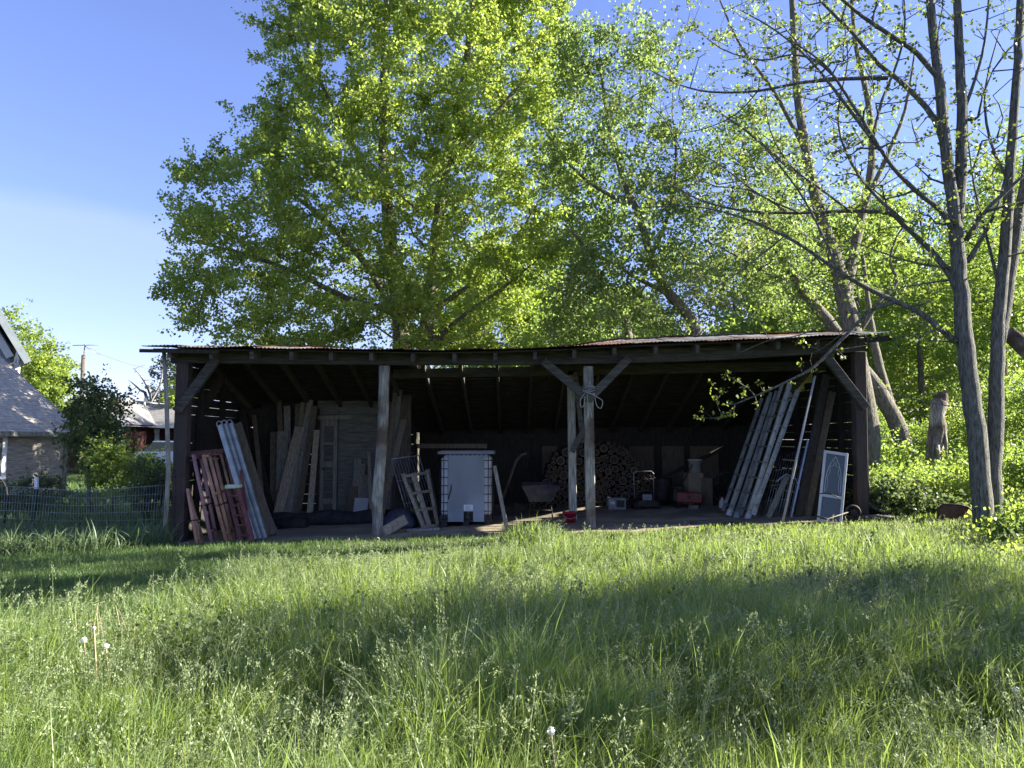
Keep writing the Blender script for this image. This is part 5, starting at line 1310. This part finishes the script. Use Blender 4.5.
# utility pole and antenna
p = at(80, 440, 38); p.z = 0; up_ = thing('utility_pole', p, 'brown wooden utility pole carrying a television antenna above the bushes', 'utility pole')
MB().tube([p, Vector((p.x, 38, at(0, 355, 38).z))], [.11, .09], 10).build('pole', M['polewood'], up_)
zt_ = at(0, 355, 38).z; m_ = MB()
m_.tube([(p.x + .02, 38, zt_ - .3), (p.x + .06, 38, at(0, 344, 38).z)], .035, 6); za = at(0, 345.5, 38).z
m_.tube([(p.x - .55, 38, za), (p.x + .75, 38, za + .03)], .022, 5); m_.tube([(p.x + .05, 38, za - .02), (p.x + .6, 38.2, za - .42)], .02, 5)
for q in range(4): m_.tube([(p.x + .2 + q * .13, 37.7, za - .12 - q * .09), (p.x + .2 + q * .13, 38.5, za - .12 - q * .09)], .013, 4)
m_.build('antenna', M['galv'], up_)
m_ = MB(); a_, b_ = Vector((p.x + .1, 38, za - .1)), at(175, 372, 47)
m_.tube([a_.lerp(b_, f) - Vector((0, 0, 1.0 * f * (1 - f))) for f in [q / 10 for q in range(11)]], .012, 4); m_.build('wire', M['wire'], up_)

# shrubs and trees at left
GL = 'shrubs and trees left of the shed'
round_tree('small_tree', 'dark leaved small tree between the grey outbuilding and the fence', 97, 19.5, 3.3, 1.35, 2.6, 90, 75, .22, .085, 'leaf_dark', 401, z0=.7, group=GL, r0=.06)
round_tree('bush', 'loose light green bush at the right side of the dark small tree', 117, 18.5, 1.75, 1.15, 1.6, 50, 70, .17, .075, 'leaf_maple', 402, z0=.1, group=GL, r0=.03, cat='bush')
round_tree('bush', 'rounded dark bush beside the left end of the shed', 153, 17.0, 1.15, 1.0, 1.2, 60, 70, .15, .065, 'leaf_dark', 403, z0=-.15, group=GL, r0=.03, cat='bush')
round_tree('bush', 'low bush at the foot of the grey outbuilding', 35, 19.5, .7, 1.7, .8, 50, 60, .16, .07, 'leaf_dark', 404, z0=-.2, group=GL, r0=.02, cat='bush')
round_tree('bush', 'overgrown bush in front of the far red house', 145, 26, 1.05, 2.2, 1.1, 60, 70, .22, .09, 'leaf_maple', 405, z0=0, group=GL, r0=.03, cat='bush')
round_tree('shade_tree', 'sunlit tree between the gabled house and the utility pole', 44, 42, 7.0, 2.6, 4.6, 90, 110, .42, .16, 'leaf_maple', 406, group=GL, r0=.2)
round_tree('shade_tree', 'tall tree partly hidden behind the gabled house', 2, 50, 10.3, 4.2, 7, 90, 90, .6, .2, 'leaf_maple', 407, group=GL, r0=.2)
round_tree('conifer_tree', 'dark hazy conifer beside the left edge of the shed roof', 174, 62, 9.6, 4.0, 9, 100, 100, .4, .18, 'leaf_con', 408, group=GL, r0=.2)
round_tree('shade_tree', 'yellow green tree standing behind the shed pole on the left', 187, 50, 6.4, 2.4, 5, 50, 90, .4, .17, 'leaf_maple', 409, group=GL, r0=.2)
st = [stem([(150, 440), (147, 400), (140, 390), (131, 382)], 55, .16, .03), stem([(152, 430), (150, 395), (140, 375), (133, 368)], 55, .1, .02, False), stem([(149, 405), (160, 385), (163, 368)], 55, .09, .03, False)]
b = Vector(st[0][0][0]); b.z += .1
tgd = np.array([np.array(at(x, y, 55)) for x, y in ((128, 380), (134, 372), (138, 367), (145, 365), (155, 372), (160, 362), (137, 395), (132, 390), (150, 380))])
tree('dead_tree', 'leafless pale dead tree above the far red house', b, st, tgd, [], 44, 'snag', GL, tip=.03)
# flower spikes of the dark small tree: separate thin weed stalks beside it
# wire fence
FY0, FY1 = 14.9, 13.75
fn = thing('wire_fence', on(37, 14.6), 'sagging woven wire fence with a white tipped green post', 'fence')
Pp = on(37, 14.6); MB().beam(Pp + Vector((0, 0, -.1)), at(36.5, 489, 14.6), .05, .05).build('post', M['tpost'], fn)
MB().beam(at(36.5, 489, 14.6), at(36.5, 477, 14.6), .055, .055).build('post_tip', M['white'], fn)
MB().beam(on(-60, 14.9, -.1), on(-60, 14.9, 1.05), .05, .05).build('post', M['tpost'], fn)
m_ = MB(); n = 86
def fpt(f, h):
    x = -60 + 227 * f; Y = FY0 + (FY1 - FY0) * f - .35 * (1 - abs(f - .43) / .57) * 0
    p = on(x, Y); hh = .98 + .02 * math.sin(f * 9) - .05 * math.sin(max(0, f - .45) / .55 * math.pi)
    return p + Vector((0, .05 * math.sin(f * 11 + h * 2), h * hh))
for q in range(n + 1): f = q / n; m_.tube([fpt(f, .0), fpt(f, .5), fpt(f, 1)], .0035, 3)
for h in (.05, .15, .27, .4, .55, .7, .85, 1): m_.tube([fpt(q / 30, h) for q in range(31)], .004 if h < 1 else .006, 4)
m_.build('wire_mesh', M['wire'], fn)
# iron garden frame left edge
t = thing('iron_bench', on(4, 16.5), 'black iron garden seat half cut by the left picture edge', 'bench')
m_ = MB()
for Y in (16.3, 16.8): m_.tube([at(-14, 478, Y), at(2, 480, Y), at(6, 487, Y)], .018, 6); m_.tube([at(6, 487, Y), at(8, 500, Y), on(10, Y, .0)], .02, 6); m_.tube([at(-12, 478, Y), on(-10, Y)], .02, 6)
m_.build('frame', M['iron'], t)
m_ = MB()
for q in range(5): Y = 16.3 + q * .12; m_.beam(at(-16, 505, Y), at(9, 505, Y), .07, .02, side=(0, 0, 1))
m_.build('seat', M['iron'], t)

# ------------------------------------------------------------------ grass
def poly_world(pts): return np.array([[at(x, y, 1).x, 1] for x, y in pts])
def ground_hit(x, y):
    u = (x - 512) / F_PX; v = (384 - y) / F_PX; dy = CP - v * SP; dz = SP + v * CP
    Y = 5.0
    for _ in range(20): Y = clamp((gz(u / dy * Y, Y) - EYE) / (dz / dy), 1, 60)
    return (u / dy * Y, Y)
def inside(px_, py_, poly):
    res = np.zeros(len(px_), bool); n = len(poly); j = n - 1
    for i in range(n):
        xi, yi = poly[i]; xj, yj = poly[j]
        c = ((yi > py_) != (yj > py_)) & (px_ < (xj - xi) * (py_ - yi) / (yj - yi + 1e-12) + xi)
        res ^= c; j = i
    return res
MOWN = [ground_hit(*q) for q in [(-260, 690), (0, 672), (60, 655), (130, 640), (200, 618), (240, 590), (270, 573), (330, 560), (420, 555), (480, 549), (560, 540)]] + [(.8, 12.95), (-3.4, 12.75), (-5.6, 12.9), (-6.0, 13.1), (-14, 14.0)]
FENCEG = [ground_hit(*q) for q in [(-120, 562), (0, 560), (80, 556), (150, 550), (190, 545)]] + [(-5.9, 13.15), (-6.4, 13.5), (-10, 15), (-13, 15.6)]
def blades(name, pts, H, width, seed, mat, lean=.45, label='', cat='grass', tintbase=0.0, tints=None, segs=4, wind=(.25, .0)):
    r = np.random.default_rng(seed); N = len(pts)
    x, y = pts[:, 0], pts[:, 1]; z = gzv(x, y) - .01
    ang = r.uniform(0, 2 * np.pi, N); b = np.abs(r.normal(lean, lean * .5, N)); b = np.clip(b, .02, 1.3)
    ld = np.stack([np.cos(ang) + wind[0], np.sin(ang) + wind[1]], 1)
    a2_ = r.uniform(0, 2 * np.pi, N); wd = np.stack([np.cos(a2_), np.sin(a2_)], 1)
    nv = 2 * segs + 1; V = np.zeros((N, nv, 3))
    for k_ in range(segs + 1):
        t_ = k_ / segs
        cx_ = x + ld[:, 0] * H * b * t_ ** 2; cy_ = y + ld[:, 1] * H * b * t_ ** 2
        cz_ = z + H * (t_ - .42 * np.minimum(b, 1.1) * t_ ** 2.4)
        if k_ == segs: V[:, 2 * segs] = np.stack([cx_, cy_, cz_], 1)
        else:
            w_ = width * (1 - .75 * t_ ** 1.5) / 2
            V[:, 2 * k_] = np.stack([cx_ - wd[:, 0] * w_, cy_ - wd[:, 1] * w_, cz_], 1)
            V[:, 2 * k_ + 1] = np.stack([cx_ + wd[:, 0] * w_, cy_ + wd[:, 1] * w_, cz_], 1)
    base = (np.arange(N) * nv)[:, None]
    Q = [base + np.array([2 * k_, 2 * k_ + 1, 2 * k_ + 3, 2 * k_ + 2]) for k_ in range(segs - 1)]
    k_ = segs - 1; Q.append(base + np.array([2 * k_, 2 * k_ + 1, 2 * segs, 2 * segs]))
    Q = np.concatenate(Q, 0)
    # last faces degenerate quads -> use triangles mesh instead
    T = []
    for k_ in range(segs - 1):
        T.append(base + np.array([2 * k_, 2 * k_ + 1, 2 * k_ + 3])); T.append(base + np.array([2 * k_, 2 * k_ + 3, 2 * k_ + 2]))
    k_ = segs - 1; T.append(base + np.array([2 * k_, 2 * k_ + 1, 2 * segs]))
    T = np.concatenate(T, 0)
    tt = np.clip((r.uniform(0, 1, N) if tints is None else .5 * tints + .5 * r.uniform(0, 1, N)) + tintbase, 0, 1)
    o = np_mesh(name, V.reshape(-1, 3), T, mat, None, np.repeat(tt, nv), smooth=True)
    return tag(o, label, cat, kind='stuff'), V
rg = np.random.default_rng(77)
_vr = np.random.default_rng(21); _VG = _vr.uniform(0, 1, (64, 64))
def vnoise(x, y):
    xi = np.floor(x).astype(int); yi = np.floor(y).astype(int); fx = x - xi; fy = y - yi
    fx = fx * fx * (3 - 2 * fx); fy = fy * fy * (3 - 2 * fy); g = lambda a, b: _VG[a % 64, b % 64]
    return (g(xi, yi) * (1 - fx) + g(xi + 1, yi) * fx) * (1 - fy) + (g(xi, yi + 1) * (1 - fx) + g(xi + 1, yi + 1) * fx) * fy
def wave(x, y): return np.clip(1.5 * (.5 * vnoise(x * .8 + 5, y * .8) + .32 * vnoise(x * 2.1, y * 2.1 + 9) + .18 * vnoise(x * 5 + 3, y * 5)) - .25, 0, 1)
# candidate points, density falling with distance
N = 175000
Yc = 2.6 * (16.0 / 2.6) ** rg.uniform(0, 1, N) ** .85
Xc = rg.uniform(-1, 1, N) * (.72 * Yc + 1.0)
front = np.where(Xc > 1.8, 13.25, 12.9) + .15 * np.sin(Xc * 3)
mown = inside(Xc, Yc, MOWN)
dirt = (Yc > 12.75 + .15 * np.sin(Xc * 2.1) + .12 * np.sin(Xc * 5.3 + 1) - 1.35 * np.exp(-((Xc + 1.5) / 1.6) ** 2) + .12 * np.sin(Xc * 9) * np.sin(Xc * 4) + .45 * np.clip((Xc - 1.8) / 1.5, 0, 1)) & (Xc > -5.75) & (Xc < 6.1)
fence_g = inside(Xc, Yc, FENCEG)
far = (Yc > 13.4)
w = wave(Xc, Yc)
tall = ~mown & ~dirt & ~fence_g & ~(far & (Xc < 6))
P = np.stack([Xc[tall], Yc[tall]], 1); wt = w[tall]; n = len(P)
edge = np.clip((13.4 - P[:, 1]) / 1.2, .45, 1)
H = (.12 + .58 * wt ** 1.15 + .08 * rg.normal(0, 1, n)) * np.where(P[:, 0] < 6.2, edge, .8); H *= np.where((P[:, 0] > .0) & (P[:, 0] < 1.3) & (P[:, 1] > 10.5), 1.35, 1.0)
H = np.minimum(H, np.where(P[:, 0] < 6.4, np.maximum(.09, (.42 + .98 * vnoise(P[:, 0] * 1.25 + 31, P[:, 1] * 1.25 + 3)) * (1.6 - .034 * P[:, 0]) * (1 - P[:, 1] / np.where(P[:, 0] < -.3, 11.5, 13.0)) * np.where((np.abs(P[:, 0] - .65) < .6), 1.0, 1.0) + .02 + .36 * np.exp(-((P[:, 0] - .25) / .42) ** 2) * (P[:, 1] > 10.6)), np.where(P[:, 1] > 9.5, .16, .4))); H = np.clip(H * rg.uniform(.75, 1.1, n), .08, .85)
Wd_ = (.0048 + .00070 * P[:, 1]) * rg.uniform(.6, 1.5, n)
blades('tall_grass', P, H, Wd_, 1, M['grass_tall'], .42, 'tall uncut meadow grass filling the yard in front of the shed', tints=wt)
P = np.stack([Xc[mown], Yc[mown]], 1)
r2 = np.random.default_rng(5); P = np.concatenate([P + r2.normal(0, .05, P.shape) for _ in range(3)]); n = len(P)
blades('short_grass', P, np.clip(.075 + .07 * wave(P[:, 0] * 1.7, P[:, 1] * 1.7) + .02 * r2.normal(0, 1, n), .03, .24), (.004 + .0007 * P[:, 1]) * r2.uniform(.6, 1.4, n), 2, M['grass_mown'], .5, 'short trodden lawn strip in front of the left bay and fence', segs=3)
P = np.stack([Xc[fence_g], Yc[fence_g]], 1); P = np.concatenate([P + r2.normal(0, .08, P.shape) for _ in range(2)])
P = P[inside(P[:, 0], P[:, 1], FENCEG)]; P = P[::2]; n = len(P)
blades('coarse_grass', P, np.clip(.42 + .10 * r2.normal(0, 1, n), .15, .7), .02 * r2.uniform(.6, 1.4, n), 3, M['grass_blue'], .6, 'coarse long bladed grass along the foot of the wire fence', segs=5)
# lawn behind the fence to the far house
n = 26000; Yb_ = rg.uniform(14.5, 36, n); Xb_ = -.30 * Yb_ - rg.uniform(0, 1, n) * (.45 * Yb_) - 1.6
P = np.stack([Xb_, Yb_], 1)
blades('back_lawn_grass', P, rg.uniform(.08, .3, n), .03 * rg.uniform(.6, 1.4, n), 4, M['grass_mown'], .5, 'rough lawn behind the wire fence towards the far house', segs=3)
# undergrowth on the right behind the shed
n = 34000; Yu = rg.uniform(13.3, 30, n); Xu = 6.5 + rg.uniform(0, 1, n) * (.72 * Yu - 5.0)
P = np.stack([Xu, Yu], 1); P = P[(Xu < .74 * Yu + 1)]; n = len(P)
blades('undergrowth_grass', P, np.clip(np.where(P[:, 1] < 14.5, .12, .3) + .22 * wave(P[:, 0], P[:, 1]) + .08 * rg.normal(0, 1, n), .06, .9), .03 * rg.uniform(.5, 1.5, n), 6, M['grass_tall'], .5, 'sunlit weeds and grass under the trees right of the shed', segs=4)
n = 900; Yu = rg.uniform(13.4, 26, n); Xu = 6.6 + rg.uniform(0, 1, n) * (.72 * Yu - 5.2); Cc = np.stack([Xu, Yu, gzv(Xu, Yu) + rg.uniform(.05, 1, n) * np.where(Yu < 14.5, .22, .6)], 1)
tag(leaves(Cc, 40, .2, .06, 8, M['leaf_bright'], 'weed_cover', None, squash=.6), 'leafy ground cover of weeds under the trees on the right', 'weeds', kind='stuff')
n = 260; Yu = rg.uniform(8.5, 12.8, n); Xu = rg.uniform(.6, .8, n) * Yu; Cc = np.stack([Xu, Yu, gzv(Xu, Yu) + rg.uniform(.03, .22, n)], 1)
tag(leaves(Cc, 16, .13, .075, 9, M['leaf_maple'], 'weed_cover', None, squash=.6), 'broad leaved weeds in the grass at the right edge', 'weeds', kind='stuff')
# seed heads
n = 11000; Yq = 2.8 * (12.6 / 2.8) ** rg.uniform(0, 1, n) ** .8; Xq = rg.uniform(-1, 1, n) * (.70 * Yq + .6)
ok = ~inside(Xq, Yq, MOWN) & ~((Yq > 12.0) & (Xq < 6)) & ~inside(Xq, Yq, FENCEG); Xq, Yq = Xq[ok], Yq[ok]; n = len(Xq); wq = wave(Xq, Yq); kq = rg.uniform(0, 1, n) < .25 + 1.1 * vnoise(Xq * .9 + 20, Yq * .9 + 7) ** 1.5; Xq, Yq, wq = Xq[kq], Yq[kq], wq[kq]; n = len(Xq)
Hq = np.minimum(np.clip(.26 + .52 * wq + .08 * rg.normal(0, 1, n), .2, .95), np.maximum(.12, (.5 + .9 * vnoise(Xq * 1.25 + 31, Yq * 1.25 + 3)) * 1.6 * (1 - Yq / np.where(Xq < -.3, 11.5, 13.2)) + .10 * rg.uniform(0, 1, n) + .28 * np.exp(-((Xq - .25) / .42) ** 2) * (Yq > 10.6)))
so_, Vq = blades('grass_stems', np.stack([Xq, Yq], 1), Hq, .0030 + .0005 * Yq, 7, M['seed'], .5, 'thin flowering stems standing above the meadow grass')
tip = Vq[:, -1, :]; prev = Vq[:, -3, :]; dr_ = tip - prev; dr_ /= np.linalg.norm(dr_, axis=1)[:, None]
K = 26; tp = np.repeat(tip, K, 0); dd = np.repeat(dr_, K, 0); f = rg.uniform(0, 1, n * K)[:, None]; ln_ = np.repeat(rg.uniform(.10, .19, n), K)[:, None]
rad_ = (.016 * f + .004)
sp_ = rg.normal(0, 1, (n * K, 3)); Cq = tp - dd * ln_ * f + sp_ * rad_ * .8
tag(leaves(Cq, 1, .002, .017, 10, M['seed'], 'seed_heads', None, jit=0, aspect=.2, axis=dd, cl_t=rg.uniform(0, 1, n * K)), 'airy pale seed heads over the meadow grass', 'seed heads', kind='stuff')
n = 7000; Ys = 2.7 * (11 / 2.7) ** rg.uniform(0, 1, n); Xs = rg.uniform(-1, 1, n) * (.72 * Ys + .6); ok = ~inside(Xs, Ys, MOWN) & (vnoise(Xs * 1.3 + 40, Ys * 1.3) > .45)
P = np.stack([Xs[ok], Ys[ok]], 1); n = len(P)
blades('dead_straw', P, np.minimum(rg.uniform(.15, .5, n), np.maximum(.06, 1.4 * (1 - P[:, 1] / 12))), (.003 + .0006 * P[:, 1]), 14, M['straw'], .8, 'dead tan straw lying through the green meadow grass', segs=4)
n = 170; Ys = 4.4 * (10.5 / 4.4) ** rg.uniform(0, 1, n); Xs = rg.uniform(-1, 1, n) * (.70 * Ys + .4); ok = ~inside(Xs, Ys, MOWN); Xs, Ys = Xs[ok], Ys[ok]; n = len(Xs)
Cc = np.stack([Xs, Ys, gzv(Xs, Ys) + np.minimum(rg.uniform(.15, .42, n), np.maximum(.08, 1.3 * (1 - Ys / 12.5)))], 1)
tag(leaves(Cc, 26, .075, .036, 19, M['leaf_dark'], 'meadow_weeds', None, squash=.7), 'broad leaved weeds dotted through the meadow grass', 'weeds', kind='stuff')
# matted dry patch
n = 2600; a_ = rg.uniform(0, 6.28, n); q_ = np.sqrt(rg.uniform(0, 1, n)); gx_, gy_ = ground_hit(880, 632)
P = np.stack([gx_ + .62 * q_ * np.cos(a_), gy_ + .5 + .5 * q_ * np.sin(a_)], 1)
blades('dead_grass', P, np.clip(.40 + .1 * rg.normal(0, 1, n), .15, .6), .010 * rg.uniform(.6, 1.4, n), 12, M['deadgrass'], .9, 'bluish grey tangle of flattened dead grass in the meadow', segs=5)
# dandelions and stalks
rgd = random.Random(8)
for (x, y, hh, lab) in ((84, 640, .46, 'white dandelion clock on a tan stem at the lower left, left of the pair'), (106, 646, .42, 'white dandelion clock on a green stem at the lower left, right of the pair'), (551, 731, .40, 'white dandelion clock low in the grass at bottom centre'), (1016, 690, .3, 'white dandelion clock near the right picture edge'), (94, 628, .55, 'small closing dandelion head highest of the lower left clump')):
    # head position: at depth where head is hh above the ground
    u = (x - 512) / F_PX; v = (384 - y) / F_PX; dy = CP - v * SP; dz = SP + v * CP; Y = 4.0
    for _ in range(30): Y = clamp((gz(u / dy * Y, Y) + hh - EYE) / (dz / dy), 1.5, 12)
    h_ = Vector((u / dy * Y, Y, gz(u / dy * Y, Y) + hh)); b = Vector((h_.x + .02, h_.y + .02, gz(h_.x, h_.y)))
    t = thing('dandelion', b, lab, 'dandelion', 'dandelions gone to seed')
    MB().tube([b, b.lerp(h_, .5) + Vector((.01, 0, 0)), h_], .004, 5).build('stem', M['drystalk'], t)
    m_ = MB(); rr_ = .017 if hh < .5 else .010
    for q in range(70):
        d = Vector((rgd.gauss(0, 1), rgd.gauss(0, 1), rgd.gauss(0, 1) + .15)).normalized(); e = h_ + d * rr_; s = d.orthogonal().normalized() * .004; s2 = d.cross(s)
        m_.add([h_ + s * .1, h_ - s * .1, e], [(0, 1, 2)]); m_.quad(e + s, e + s2, e - s, e - s2)
    m_.lathe(h_ - Vector((0, 0, .006)), [(.002, 0), (.008, .004), (.007, .010), (.001, .013)], 8)
    m_.build('seed_head', M['dandelion'], t)
for k_ in range(9):
    x = 80 + k_ * 3.6; b = Vector((-2.95 + .055 * k_, 5.25 + rgd.uniform(-.1, .1), 0)); b.z = gz(b.x, b.y)
    solo(MB().tube([b, b + Vector((rgd.uniform(-.03, .03), 0, .25)), b + Vector((rgd.uniform(-.06, .06), 0, rgd.uniform(.36, .52)))], [.0035, .003, .002], 5), 'dry_stalk', M['drystalk'], 'dry tan weed stalk standing in the clump by the lower left dandelions', 'stalk', b, 'dry stalks at the lower left')
